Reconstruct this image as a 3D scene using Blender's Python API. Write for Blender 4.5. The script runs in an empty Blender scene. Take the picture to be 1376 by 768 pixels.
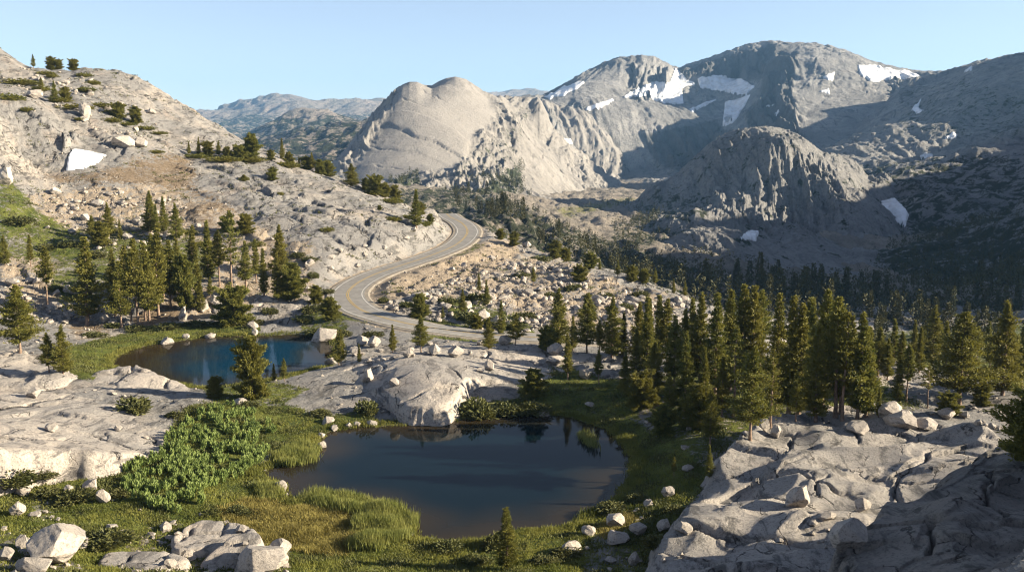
import bpy, math, random
import numpy as np
from mathutils import Vector

rng = np.random.default_rng(7)
random.seed(7)
scene = bpy.context.scene
COL = scene.collection

# ---------------------------------------------------------------- camera maths
F_PX, CX, CY = 1338.0, 688.0, 384.0
PITCH = math.radians(8.25)
CP, SP = math.cos(PITCH), math.sin(PITCH)

def at(px, py, Y):
    """point of the view ray through a photo position at the distance Y"""
    k = F_PX * CP + (CY - py) * SP
    return ((px - CX) / k * Y, Y, (-F_PX * SP + (CY - py) * CP) / k * Y)

def project(x, y, z):
    d = y * CP - z * SP
    up = y * SP + z * CP
    d = np.maximum(d, 1e-3)
    return CX + F_PX * x / d, CY - F_PX * up / d

# ---------------------------------------------------------------- noise
def _hash(ix, iy, seed):
    h = (ix.astype(np.int64) * 374761393 + iy.astype(np.int64) * 668265263 + seed * 1274126177) & 0xFFFFFFFF
    h = ((h ^ (h >> 13)) * 1274126177) & 0xFFFFFFFF
    h = ((h ^ (h >> 16)) * 2246822519) & 0xFFFFFFFF
    return (h ^ (h >> 15)) & 0xFFFFFFFF

def _r01(ix, iy, seed):
    return _hash(ix, iy, seed).astype(np.float64) / 4294967296.0

def noise(x, y, seed=0):
    x = np.asarray(x, dtype=np.float64); y = np.asarray(y, dtype=np.float64)
    ix = np.floor(x); iy = np.floor(y)
    fx = x - ix; fy = y - iy
    sx = fx * fx * fx * (fx * (fx * 6 - 15) + 10); sy = fy * fy * fy * (fy * (fy * 6 - 15) + 10)
    out = 0
    for dx in (0, 1):
        for dy in (0, 1):
            a = _r01(ix + dx, iy + dy, seed) * 2 * np.pi
            g = np.cos(a) * (fx - dx) + np.sin(a) * (fy - dy)
            out = out + g * (sx if dx else 1 - sx) * (sy if dy else 1 - sy)
    return out * 1.5

def fbm(x, y, wl, octs, seed=0, gain=0.5, ridged=False):
    out = 0; a = 1.0
    for o in range(octs):
        n = noise(x / wl + 17.3 * o, y / wl - 9.1 * o, seed + o * 13)
        if ridged:
            n = 1 - 2.2 * np.abs(n)
        out = out + a * n
        a *= gain; wl *= 0.49
    return out

def facets(x, y, wl, seed, tilt=0.5, step=0.25):
    """tilted flat cells: angular, jointed rock"""
    x = x / wl; y = y / wl
    ix = np.floor(x); iy = np.floor(y)
    best = np.full(np.shape(x), 9e9); val = np.zeros(np.shape(x)); second = np.full(np.shape(x), 9e9)
    for dx in (-1, 0, 1):
        for dy in (-1, 0, 1):
            cx = ix + dx; cy = iy + dy
            px = cx + 0.1 + 0.8 * _r01(cx, cy, seed); py = cy + 0.1 + 0.8 * _r01(cx, cy, seed + 1)
            d = (x - px) ** 2 + (y - py) ** 2
            tx = (_r01(cx, cy, seed + 2) - 0.5) * 2 * tilt; ty = (_r01(cx, cy, seed + 3) - 0.5) * 2 * tilt
            v = (x - px) * tx + (y - py) * ty + (_r01(cx, cy, seed + 4) - 0.5) * 2 * step
            m = d < best
            second = np.where(m, best, np.minimum(second, d))
            val = np.where(m, v, val); best = np.where(m, d, best)
    gap = np.sqrt(second) - np.sqrt(best)
    return val * wl, gap

def joints(x, y, spacing, ang, seed, step=0.2, width=0.16):
    """near-parallel broken joints: (height of the strips, groove mask)"""
    s = x * math.cos(ang) + y * math.sin(ang); q = -x * math.sin(ang) + y * math.cos(ang)
    c = s / spacing + 0.38 * noise(x / (spacing * 2.2), y / (spacing * 2.2), seed) + 0.12 * noise(x / (spacing * 0.5), y / (spacing * 0.5), seed + 1)
    i = np.floor(c); f = c - i
    d = np.minimum(f, 1 - f) * spacing
    line = np.floor(c + 0.5)
    gate = smooth(-0.05, 0.2, noise(q / (spacing * 1.6) + line * 7.13, line * 3.7, seed + 2))
    h0 = _r01(i - 1, i * 0, seed + 3); h1 = _r01(i, i * 0, seed + 3)
    hgt = h1 + (h0 - h1) * smooth(0.12, 0.0, f) * 0.5 + 0.0
    g2 = smooth(-0.3, 0.25, noise(x / (spacing * 3), y / (spacing * 3), seed + 5))
    return (hgt - 0.5) * 2 * step * g2, smooth(width, 0.0, d) * gate

def sheets(x, y, wl, seed, n=2.2):
    """exfoliation sheets: the difference between a stepped and a smooth swell"""
    q = fbm(x, y, wl, 4, seed, 0.45) * n + 0.15 * noise(x / (wl * 0.12), y / (wl * 0.12), seed + 3)
    i = np.floor(q); f = q - i
    return (i + smooth(0.0, 0.10, f) - q) / n

def smooth(a, b, t):
    t = np.clip((t - a) / (b - a), 0, 1)
    return t * t * (3 - 2 * t)

# ---------------------------------------------------------------- polygons
def poly_sdf(X, Y, poly):
    """signed distance, negative inside"""
    X = np.asarray(X, float); Y = np.asarray(Y, float)
    d2 = np.full(X.shape, 1e18); inside = np.zeros(X.shape, bool)
    n = len(poly)
    for i in range(n):
        ax, ay = poly[i]; bx, by = poly[(i + 1) % n]
        ex, ey = bx - ax, by - ay
        L = ex * ex + ey * ey + 1e-12
        t = np.clip(((X - ax) * ex + (Y - ay) * ey) / L, 0, 1)
        d2 = np.minimum(d2, (X - ax - t * ex) ** 2 + (Y - ay - t * ey) ** 2)
        c = ((ay > Y) != (by > Y))
        with np.errstate(divide='ignore', invalid='ignore'):
            xi = ax + (Y - ay) * ex / (ey if ey != 0 else 1e-12)
        inside ^= (c & (X < xi))
    return np.where(inside, -1, 1) * np.sqrt(d2)

def smooth_closed(poly, n=6):
    P = np.array(poly, float); out = []
    m = len(P)
    for i in range(m):
        p0, p1, p2, p3 = P[i - 1], P[i], P[(i + 1) % m], P[(i + 2) % m]
        for k in range(n):
            t = k / n
            out.append(0.5 * ((2 * p1) + (-p0 + p2) * t + (2 * p0 - 5 * p1 + 4 * p2 - p3) * t * t + (-p0 + 3 * p1 - 3 * p2 + p3) * t ** 3))
    return np.array(out)

def smooth_open(pts, n=12):
    P = np.array(pts, float); out = []
    m = len(P)
    for i in range(m - 1):
        p0 = P[max(i - 1, 0)]; p1 = P[i]; p2 = P[i + 1]; p3 = P[min(i + 2, m - 1)]
        for k in range(n):
            t = k / n
            out.append(0.5 * ((2 * p1) + (-p0 + p2) * t + (2 * p0 - 5 * p1 + 4 * p2 - p3) * t * t + (-p0 + 3 * p1 - 3 * p2 + p3) * t ** 3))
    out.append(P[-1])
    return np.array(out)

# ---------------------------------------------------------------- height fields
class Field:
    """a height field over bearing u = x/y and log distance v = ln y"""
    def __init__(self, ctrls, u0, u1, y0, y1, nu, nv, reg=1e-4):
        pts = []
        for c in ctrls:
            if c[0] == 'z':
                _, px, z, Y = c
                pts.append(((px - CX) / (F_PX * 1.0) , math.log(Y), z / Y))
            else:
                x, y, z = at(*c)
                pts.append((x / y, math.log(y), z / y))
        P = np.array(pts)
        A = P[:, :2]
        n = len(P)
        D = np.sqrt(((A[:, None] - A[None]) ** 2).sum(-1))
        K = D ** 2 * np.log(D + 1e-9) + reg * np.eye(n)
        Q = np.hstack([np.ones((n, 1)), A])
        M = np.block([[K, Q], [Q.T, np.zeros((3, 3))]])
        w = np.linalg.solve(M, np.concatenate([P[:, 2], np.zeros(3)]))
        self.u = np.linspace(u0, u1, nu); self.v = np.linspace(math.log(y0), math.log(y1), nv)
        # evaluate coarsely, then upsample (the surface is smooth)
        cu = np.linspace(u0, u1, max(nu // 5, 8)); cv = np.linspace(math.log(y0), math.log(y1), max(nv // 5, 8))
        U, V = np.meshgrid(cu, cv)
        S = w[n] + w[n + 1] * U + w[n + 2] * V
        for i in range(n):
            r2 = (U - A[i, 0]) ** 2 + (V - A[i, 1]) ** 2
            S = S + w[i] * r2 * 0.5 * np.log(r2 + 1e-18)
        S = self._up(S, cu, cv)
        U, V = np.meshgrid(self.u, self.v)
        self.Y = np.exp(V); self.X = U * self.Y
        self.Z = S * self.Y
        self.nu, self.nv = nu, nv
    def _up(self, S, cu, cv):
        def cubic(S, c, t):
            h = c[1] - c[0]
            f = (t - c[0]) / h
            i = np.clip(np.floor(f).astype(int), 0, len(c) - 2); f = f - i
            g = lambda k: S[np.clip(i + k, 0, len(c) - 1)]
            f = f[:, None]
            p0, p1, p2, p3 = g(-1), g(0), g(1), g(2)
            return 0.5 * (2 * p1 + (-p0 + p2) * f + (2 * p0 - 5 * p1 + 4 * p2 - p3) * f * f + (-p0 + 3 * p1 - 3 * p2 + p3) * f ** 3)
        S = cubic(S, cv, self.v)
        return cubic(S.T, cu, self.u).T
    def height(self, x, y):
        x = np.asarray(x, float); y = np.maximum(np.asarray(y, float), 1e-3)
        fu = (x / y - self.u[0]) / (self.u[1] - self.u[0]); fv = (np.log(y) - self.v[0]) / (self.v[1] - self.v[0])
        ok = (fu >= 0) & (fu <= self.nu - 1) & (fv >= 0) & (fv <= self.nv - 1)
        iu = np.clip(np.floor(fu).astype(int), 0, self.nu - 2); iv = np.clip(np.floor(fv).astype(int), 0, self.nv - 2)
        a = np.clip(fu - iu, 0, 1); b = np.clip(fv - iv, 0, 1)
        Z = self.Z
        z = (Z[iv, iu] * (1 - a) + Z[iv, iu + 1] * a) * (1 - b) + (Z[iv + 1, iu] * (1 - a) + Z[iv + 1, iu + 1] * a) * b
        return np.where(ok, z, -1e4)
    def pix(self):
        return project(self.X, self.Y, self.Z)

def fit_skyline(f, Z, pts, depth=0.03):
    """lift or lower the crest of a height field so that its skyline has the given bearings and slopes"""
    U = []; S = []
    for px, py in pts:
        x, y, z = at(px, py, 1.0); U.append(x); S.append(z)
    s = Z / f.Y
    top = s.max(0)
    k = max(3, f.nu // 60) | 1
    pad = np.pad(top, k // 2, mode='edge'); ts = np.convolve(pad, np.ones(k) / k, 'valid')
    d = np.interp(f.u, U, S) - ts
    edge = smooth(U[0] - 0.03, U[0], f.u) * smooth(U[-1] + 0.03, U[-1], f.u)
    d = d * edge
    w = np.clip((s - (top - depth)) / depth, 0, 1)
    # behind the crest everything moves along
    am = s.argmax(0); rows = np.arange(f.nv)[:, None]
    w = np.where(rows > am[None], np.maximum(w, 1 - 0.02 * (rows - am[None])).clip(0, 1), w)
    w = w * w * (3 - 2 * w)
    return Z + d[None] * w * f.Y

def grid_mesh(name, X, Y, Z, keep=None, attrs=None, smooth_shade=True):
    nv, nu = X.shape
    idx = np.arange(nv * nu).reshape(nv, nu)
    q = np.stack([idx[:-1, :-1], idx[:-1, 1:], idx[1:, 1:], idx[1:, :-1]], -1).reshape(-1, 4)
    if keep is not None:
        kf = (keep[:-1, :-1] & keep[:-1, 1:] & keep[1:, 1:] & keep[1:, :-1]).reshape(-1)
        q = q[kf]
    used = np.zeros(nv * nu, bool); used[q.ravel()] = True
    remap = np.cumsum(used) - 1
    co = np.stack([X, Y, Z], -1).reshape(-1, 3)[used]
    me = raw_mesh(name, co, remap[q], smooth_shade)
    if attrs:
        for an, arr in attrs.items():
            a = me.attributes.new(an, 'FLOAT_COLOR', 'POINT')
            a.data.foreach_set('color', arr.reshape(-1, 4)[used].astype(np.float32).ravel())
    return me

def raw_mesh(name, co, faces, smooth_shade=False):
    """faces: an (n, 3) or (n, 4) array"""
    me = bpy.data.meshes.new(name)
    k = faces.shape[1]; nf = len(faces)
    me.vertices.add(len(co)); me.vertices.foreach_set('co', np.asarray(co, np.float32).ravel())
    me.loops.add(nf * k); me.loops.foreach_set('vertex_index', np.asarray(faces, np.int32).ravel())
    me.polygons.add(nf)
    me.polygons.foreach_set('loop_start', np.arange(nf, dtype=np.int32) * k)
    me.polygons.foreach_set('use_smooth', np.full(nf, smooth_shade))
    me.update(calc_edges=True)
    return me

def link(name, me, mat=None, parent=None, label=None, cat=None, group=None, kind=None, loc=None):
    o = bpy.data.objects.new(name, me)
    COL.objects.link(o)
    if mat is not None and me is not None:
        if len(me.materials) == 0:
            me.materials.append(mat)
    if parent is not None:
        o.parent = parent
    if loc is not None:
        o.location = loc
    if label: o['label'] = label
    if cat: o['category'] = cat
    if group: o['group'] = group
    if kind: o['kind'] = kind
    return o

# ---------------------------------------------------------------- materials
class NT:
    def __init__(self, name):
        self.m = bpy.data.materials.new(name); self.m.use_nodes = True
        self.t = self.m.node_tree; self.t.nodes.clear()
        self.out = self.t.nodes.new('ShaderNodeOutputMaterial')
    def n(self, typ, **kw):
        nd = self.t.nodes.new(typ)
        for k, v in kw.items():
            if k.startswith('i_'):
                key = k[2:]
                key = int(key) if key.isdigit() else key.replace('_', ' ')
                if hasattr(v, 'is_linked') or isinstance(v, bpy.types.NodeSocket):
                    self.t.links.new(v, nd.inputs[key])
                else:
                    nd.inputs[key].default_value = v
            else:
                setattr(nd, k, v)
        return nd
    def math(self, op, a, b=0.0, clamp=False):
        nd = self.n('ShaderNodeMath', operation=op, use_clamp=clamp)
        for i, s in enumerate((a, b)):
            if isinstance(s, bpy.types.NodeSocket): self.t.links.new(s, nd.inputs[i])
            else: nd.inputs[i].default_value = s
        return nd.outputs[0]
    def mix(self, f, a, b):
        nd = self.n('ShaderNodeMix', data_type='RGBA')
        for i, s in ((0, f), (6, a), (7, b)):
            if isinstance(s, bpy.types.NodeSocket): self.t.links.new(s, nd.inputs[i])
            else: nd.inputs[i].default_value = s if i == 0 else (*s, 1)
        return nd.outputs[2]
    def ramp(self, f, lo, hi):
        return self.n('ShaderNodeMapRange', interpolation_type='SMOOTHSTEP', i_Value=f, i_From_Min=lo, i_From_Max=hi).outputs[0]
    def pos(self, sc=(1, 1, 1), rot=(0, 0, 0)):
        g = self.n('ShaderNodeTexCoord').outputs['Object']
        mp = self.n('ShaderNodeMapping', i_Scale=sc, i_Rotation=rot)
        self.t.links.new(g, mp.inputs[0])
        return mp.outputs[0]
    def noise(self, scale, detail=4, rough=0.55, vec=None, dist=0.0):
        nd = self.n('ShaderNodeTexNoise', i_Scale=scale, i_Detail=detail, i_Roughness=rough, i_Distortion=dist)
        if vec is not None: self.t.links.new(vec, nd.inputs['Vector'])
        return nd.outputs['Fac']
    def bsdf(self, col, rough=0.85, spec=0.25, normal=None, **kw):
        b = self.n('ShaderNodeBsdfPrincipled')
        if isinstance(col, bpy.types.NodeSocket): self.t.links.new(col, b.inputs['Base Color'])
        else: b.inputs['Base Color'].default_value = (*col, 1)
        b.inputs['Roughness'].default_value = rough
        b.inputs['Specular IOR Level'].default_value = spec
        if normal is not None: self.t.links.new(normal, b.inputs['Normal'])
        for k, v in kw.items():
            b.inputs[k.replace('_', ' ')].default_value = v
        self.t.links.new(b.outputs[0], self.out.inputs[0])
        return b
    def bump(self, h, strength, dist):
        return self.n('ShaderNodeBump', i_Strength=strength, i_Distance=dist, i_Height=h).outputs[0]

def rock_nodes(t, pale, grey, dark, s=1.0, crack=True, rust=0.25, steep_at=(0.45, 0.82), cw=1.0, greyness=0.0):
    """granite: pale and grey areas, lichen, rust stains and joints; s = size of the features"""
    p = t.pos()
    big = t.noise(0.045 / s, 5, 0.6, p, 0.4)
    mid = t.noise(0.4 / s, 7, 0.72, p)
    fine = t.noise(2.6 / s, 5, 0.8, p)
    c = t.mix(t.ramp(big, 0.40 - greyness, 0.60 - greyness), pale, grey)
    c = t.mix(t.math('MULTIPLY', t.ramp(mid, 0.46, 0.62), 0.7), c, grey)
    ru = t.noise(0.11 / s, 4, 0.6, t.pos((1, 1, 0.5)))
    c = t.mix(t.math('MULTIPLY', t.ramp(ru, 0.56, 0.74), rust), c, (0.42, 0.26, 0.15))
    ge = t.n('ShaderNodeNewGeometry'); sz = t.n('ShaderNodeSeparateXYZ'); t.t.links.new(ge.outputs['Normal'], sz.inputs[0])
    steep = t.math('SUBTRACT', 1.0, t.ramp(sz.outputs[2], *steep_at))
    c = t.mix(t.math('MULTIPLY', steep, 0.65), c, tuple(min(0.62, v * 1.22) for v in pale))
    st = t.noise(0.35 / s, 6, 0.75, t.pos((1.0, 0.35, 1.6), (0.2, 0.1, 0.6)), 0.6)
    c = t.mix(t.math('MULTIPLY', t.ramp(st, 0.50, 0.62), 0.8), c, dark)
    c = t.mix(t.math('MULTIPLY', t.ramp(fine, 0.50, 0.64), 0.6), c, dark)
    h = t.math('ADD', t.math('MULTIPLY', mid, 1.4), t.math('MULTIPLY', fine, 0.9))
    if crack:
        warp = t.math('ADD', t.math('MULTIPLY', t.noise(0.12 / s, 3, 0.5, p), 2.6), t.math('MULTIPLY', t.noise(0.9 / s, 3, 0.6, p), 0.35))
        line = None
        for (rx, ry, rz), fr, lo in (((0.2, 0.3, 0.5), 0.21, 0.50), ((0.3, -0.5, 1.9), 0.15, 0.54)):
            sx = t.n('ShaderNodeSeparateXYZ'); t.t.links.new(t.pos((fr / s, fr / s, fr / s), (rx, ry, rz)), sx.inputs[0])
            fr_ = t.math('ABSOLUTE', t.math('SUBTRACT', t.math('FRACT', t.math('ADD', sx.outputs[0], warp)), 0.5))
            l_ = t.math('SUBTRACT', 1.0, t.ramp(fr_, 0.008 * cw, 0.036 * cw))
            l_ = t.math('MULTIPLY', l_, t.ramp(t.noise(0.2 / s, 2, 0.5, t.pos((1, 1, 1), (rz, rx, ry))), lo, lo + 0.06))
            line = l_ if line is None else t.math('MAXIMUM', line, l_)
        c = t.mix(t.math('MULTIPLY', line, 0.85), c, (0.05, 0.043, 0.038))
        h = t.math('SUBTRACT', h, t.math('MULTIPLY', line, 0.7))
    return c, h, p, mid, fine, big

def mat_ground():
    t = NT('granite_ground')
    c, h, p, mid, fine, big = rock_nodes(t, (0.42, 0.365, 0.31), (0.27, 0.255, 0.24), (0.09, 0.085, 0.08), steep_at=(0.2, 0.6), cw=1.9, greyness=0.07)
    at_ = t.n('ShaderNodeAttribute', attribute_name='cover')
    sep = t.n('ShaderNodeSeparateColor'); t.t.links.new(at_.outputs['Color'], sep.inputs[0])
    wob = t.math('MULTIPLY', t.math('SUBTRACT', t.math('ADD', t.math('MULTIPLY', t.noise(0.9, 5, 0.7, p), 0.6), t.math('MULTIPLY', t.noise(0.14, 5, 0.65, p), 0.4)), 0.5), 2.6)
    def mask(s, w=0.12):
        return t.ramp(t.math('ADD', s, wob), 0.5 - w, 0.5 + w)
    gravel = t.mix(t.ramp(t.noise(2.2, 4, 0.8, p), 0.35, 0.65), (0.27, 0.21, 0.15), (0.42, 0.34, 0.255))
    c = t.mix(mask(at_.outputs['Alpha']), c, gravel)
    soil = t.mix(t.ramp(t.noise(1.5, 5, 0.8, p), 0.35, 0.65), (0.125, 0.09, 0.058), (0.27, 0.205, 0.14))
    c = t.mix(mask(sep.outputs[1]), c, soil)
    g = t.mix(t.ramp(t.noise(0.22, 4, 0.6, p), 0.35, 0.65), (0.06, 0.09, 0.016), (0.18, 0.20, 0.04))
    g = t.mix(t.ramp(t.noise(2.5, 4, 0.75, p), 0.4, 0.7), g, (0.07, 0.065, 0.02))
    gm = mask(sep.outputs[0])
    c = t.mix(gm, c, g)
    gold = t.mix(t.ramp(t.noise(1.4, 4, 0.75, p), 0.38, 0.62), (0.125, 0.105, 0.027), (0.28, 0.235, 0.07))
    c = t.mix(mask(sep.outputs[2]), c, gold)
    h = t.math('ADD', h, t.math('MULTIPLY', t.math('MULTIPLY', t.noise(2.0, 4, 0.8, p), gm), 0.9))
    t.bsdf(c, 0.92, 0.2, t.bump(h, 0.9, 0.6))
    return t.m

def mat_rock(name, pale, grey, dark, s=1.0, rust=0.3, bump=0.6, crack=True):
    t = NT(name)
    c, h, *_ = rock_nodes(t, pale, grey, dark, s, crack, rust)
    t.bsdf(c, 0.88, 0.25, t.bump(h, min(1.0, bump + 0.3), 0.6 * s))
    return t.m

def mat_mountain(name, pale, grey, dark, s, veg=(0.045, 0.052, 0.03), bump=8.0):
    t = NT(name)
    p = t.pos()
    big = t.noise(0.012 / s, 5, 0.6, p, 0.5)
    mid = t.noise(0.075 / s, 8, 0.75, p, 0.3)
    fine = t.noise(0.45 / s, 5, 0.75, p)
    c = t.mix(t.ramp(big, 0.36, 0.64), pale, grey)
    c = t.mix(t.math('MULTIPLY', t.ramp(mid, 0.46, 0.62), 0.75), c, grey)
    st = t.noise(0.05 / s, 6, 0.75, t.pos((1.4, 0.6, 0.45)), 0.8)
    c = t.mix(t.math('MULTIPLY', t.ramp(st, 0.51, 0.64), 0.75), c, dark)
    c = t.mix(t.math('MULTIPLY', t.ramp(fine, 0.50, 0.66), 0.6), c, dark)
    at_ = t.n('ShaderNodeAttribute', attribute_name='cover')
    sep = t.n('ShaderNodeSeparateColor'); t.t.links.new(at_.outputs['Color'], sep.inputs[0])
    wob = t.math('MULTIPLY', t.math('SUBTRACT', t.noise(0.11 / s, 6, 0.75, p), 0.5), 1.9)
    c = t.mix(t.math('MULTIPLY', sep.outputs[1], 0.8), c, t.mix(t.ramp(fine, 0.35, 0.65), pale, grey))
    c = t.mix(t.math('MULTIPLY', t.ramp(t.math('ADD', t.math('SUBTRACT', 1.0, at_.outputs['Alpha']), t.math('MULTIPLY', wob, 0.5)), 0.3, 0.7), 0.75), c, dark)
    c = t.mix(t.ramp(t.math('ADD', sep.outputs[0], wob), 0.42, 0.58), c, veg)
    gr = t.ramp(t.math('ADD', sep.outputs[2], wob), 0.42, 0.58)
    c = t.mix(gr, c, (0.20, 0.19, 0.085))
    h = t.math('ADD', t.math('ADD', mid, t.math('MULTIPLY', fine, 0.4)), t.math('MULTIPLY', st, 0.6))
    t.bsdf(c, 0.92, 0.15, t.bump(h, 1.0, bump * s))
    return t.m

def mat_simple(name, a, b, scale, rough=0.85, spec=0.2, bump=0.0):
    t = NT(name)
    f = t.noise(scale, 4, 0.65, t.pos())
    c = t.mix(t.ramp(f, 0.35, 0.65), a, b)
    t.bsdf(c, rough, spec, t.bump(f, bump, 0.1) if bump else None)
    return t.m

def mat_leaf(name, a, b, c3, trans=0.25, scale=0.8):
    """foliage: colour varies from clump to clump and from plant to plant"""
    t = NT(name)
    f = t.noise(scale, 3, 0.6, t.pos())
    oi = t.n('ShaderNodeObjectInfo')
    c = t.mix(t.ramp(f, 0.35, 0.65), a, b)
    c = t.mix(t.math('MULTIPLY', oi.outputs['Random'], 0.6), c, c3)
    d = t.n('ShaderNodeBsdfPrincipled')
    t.t.links.new(c, d.inputs['Base Color']); d.inputs['Roughness'].default_value = 0.6
    d.inputs['Specular IOR Level'].default_value = 0.25
    tr = t.n('ShaderNodeBsdfTranslucent'); t.t.links.new(c, tr.inputs['Color'])
    mx = t.n('ShaderNodeMixShader'); mx.inputs[0].default_value = trans
    t.t.links.new(d.outputs[0], mx.inputs[1]); t.t.links.new(tr.outputs[0], mx.inputs[2])
    t.t.links.new(mx.outputs[0], t.out.inputs[0])
    return t.m

M = {}
M['ground'] = mat_ground()
M['outcrop'] = mat_rock('granite_outcrop', (0.51, 0.445, 0.38), (0.36, 0.33, 0.30), (0.13, 0.12, 0.115), 0.8, 0.18, 0.6)
M['outcrop_dark'] = mat_rock('dark_granite', (0.28, 0.25, 0.22), (0.19, 0.175, 0.16), (0.07, 0.066, 0.06), 0.7, 0.2, 0.8)  # darker granite palette for the bottom right knob
M['outcrop_grey'] = mat_rock('grey_granite', (0.47, 0.42, 0.37), (0.33, 0.305, 0.28), (0.10, 0.095, 0.09), 0.7, 0.15, 0.7)
M['rubble'] = mat_rock('rubble_granite', (0.42, 0.36, 0.30), (0.22, 0.20, 0.18), (0.09, 0.08, 0.07), 0.12, 0.35, 0.3, False)
M['boulder'] = mat_rock('boulder_granite', (0.43, 0.375, 0.32), (0.25, 0.23, 0.21), (0.10, 0.093, 0.086), 0.35, 0.25, 0.5, False)
M['mountain'] = mat_mountain('mountain_granite', (0.40, 0.382, 0.366), (0.25, 0.243, 0.238), (0.11, 0.11, 0.113), 1.6)
M['dome'] = mat_mountain('dome_granite', (0.30, 0.277, 0.254), (0.235, 0.218, 0.20), (0.12, 0.113, 0.106), 1.2, bump=2.0)
M['far'] = mat_mountain('distant_rock', (0.40, 0.33, 0.28), (0.26, 0.23, 0.20), (0.08, 0.085, 0.07), 5.0)
M['valley'] = mat_mountain('valley_rock', (0.36, 0.305, 0.25), (0.25, 0.22, 0.185), (0.10, 0.095, 0.08), 0.7)
def mat_snow():
    t = NT('old_snow')
    f = t.noise(0.05, 7, 0.72, t.pos())
    t.bsdf(t.mix(t.ramp(f, 0.42, 0.7), (0.74, 0.745, 0.76), (0.52, 0.50, 0.475)), 0.6, 0.3, t.bump(f, 0.3, 1.0))
    return t.m
M['snow'] = mat_snow()
def mat_water(name, deep_or_sky):
    t = NT(name)
    p = t.pos((1, 1.8, 1))
    w = t.math('ADD', t.noise(1.1, 3, 0.6, p), t.math('MULTIPLY', t.noise(0.12, 2, 0.5, p), 0.6))
    depth_sky = t.n('ShaderNodeAttribute', attribute_name='depth')  # shore depth, with the upper pond's painted reflections mixed in
    c = t.mix(depth_sky.outputs['Fac'], (0.030, 0.022, 0.012), deep_or_sky)
    nrm = t.bump(w, 0.035, 0.12)
    df = t.n('ShaderNodeBsdfDiffuse'); t.t.links.new(c, df.inputs['Color'])
    gl = t.n('ShaderNodeBsdfGlossy'); gl.inputs['Roughness'].default_value = 0.03; t.t.links.new(nrm, gl.inputs['Normal'])
    fr = t.n('ShaderNodeFresnel', i_IOR=1.333); t.t.links.new(nrm, fr.inputs['Normal'])
    mx = t.n('ShaderNodeMixShader'); t.t.links.new(t.math('MULTIPLY', fr.outputs[0], 0.5), mx.inputs[0])
    t.t.links.new(df.outputs[0], mx.inputs[1]); t.t.links.new(gl.outputs[0], mx.inputs[2]); t.t.links.new(mx.outputs[0], t.out.inputs[0])
    return t.m
M['water'] = mat_water('pond_water', (0.003, 0.009, 0.013))
M['water_sky_tint'] = mat_water('sky_tinted_pond_water', (0.006, 0.032, 0.062))  # sky reflection painted into the water colour as blue
M['asphalt'] = mat_simple('worn_asphalt', (0.19, 0.178, 0.165), (0.25, 0.235, 0.215), 0.5, 0.9, 0.2, 0.1)
M['shoulder'] = mat_simple('gravel_shoulder', (0.20, 0.175, 0.145), (0.30, 0.26, 0.21), 0.8, 0.95, 0.1, 0.2)
M['white'] = mat_simple('white_road_paint', (0.46, 0.44, 0.40), (0.62, 0.59, 0.54), 1.0, 0.8)
M['yellow'] = mat_simple('yellow_road_paint', (0.36, 0.25, 0.09), (0.44, 0.32, 0.13), 2.0, 0.8)
M['pine'] = mat_leaf('pine_needles', (0.085, 0.10, 0.02), (0.23, 0.215, 0.045), (0.19, 0.16, 0.03), 0.3, 0.7)
M['pine_far'] = mat_leaf('far_pine_needles', (0.045, 0.05, 0.018), (0.085, 0.08, 0.025), (0.07, 0.06, 0.02), 0.15, 0.3)
M['shrub'] = mat_leaf('shrub_leaves', (0.07, 0.08, 0.022), (0.14, 0.14, 0.045), (0.11, 0.10, 0.035), 0.25, 1.0)
M['lily'] = mat_leaf('broad_leaves', (0.115, 0.162, 0.04), (0.27, 0.33, 0.10), (0.18, 0.22, 0.06), 0.3, 0.9)
M['grass'] = mat_leaf('grass_blades', (0.085, 0.115, 0.02), (0.26, 0.26, 0.056), (0.19, 0.175, 0.042), 0.4, 0.16)
M['sedge'] = mat_leaf('golden_sedge', (0.155, 0.13, 0.032), (0.34, 0.29, 0.085), (0.22, 0.175, 0.05), 0.3, 0.5)
M['reed'] = mat_leaf('reed_blades', (0.16, 0.19, 0.04), (0.32, 0.32, 0.09), (0.2, 0.2, 0.06), 0.4, 0.5)
M['bark'] = mat_simple('pine_bark', (0.15, 0.10, 0.07), (0.30, 0.22, 0.165), 3.0, 0.95, 0.1)
# ================================================================ near ground
WZ1, WZ2 = -40.0, -38.5
road_ctrl = [(600, 287, 400), (606, 292, 376), (621, 300, 354), (628, 312, 330), (614, 328, 303), (580, 343, 282), (541, 356, 266),
             (505, 368, 254), (478, 382, 241), (467, 397, 228), (483, 415, 212), (520, 428, 203), (560, 437, 198), (600, 443, 196),
             (650, 449, 194.5), (720, 453, 193), (800, 457, 194)]
road_pts = smooth_open([at(*c) for c in road_ctrl], 14)
k = np.ones(9) / 9
for c in range(3):
    pad = np.concatenate([np.full(4, road_pts[0, c]), road_pts[:, c], np.full(4, road_pts[-1, c])])
    sm = np.convolve(pad, k, 'valid')
    if c == 2: road_pts[:, c] = sm

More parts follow.
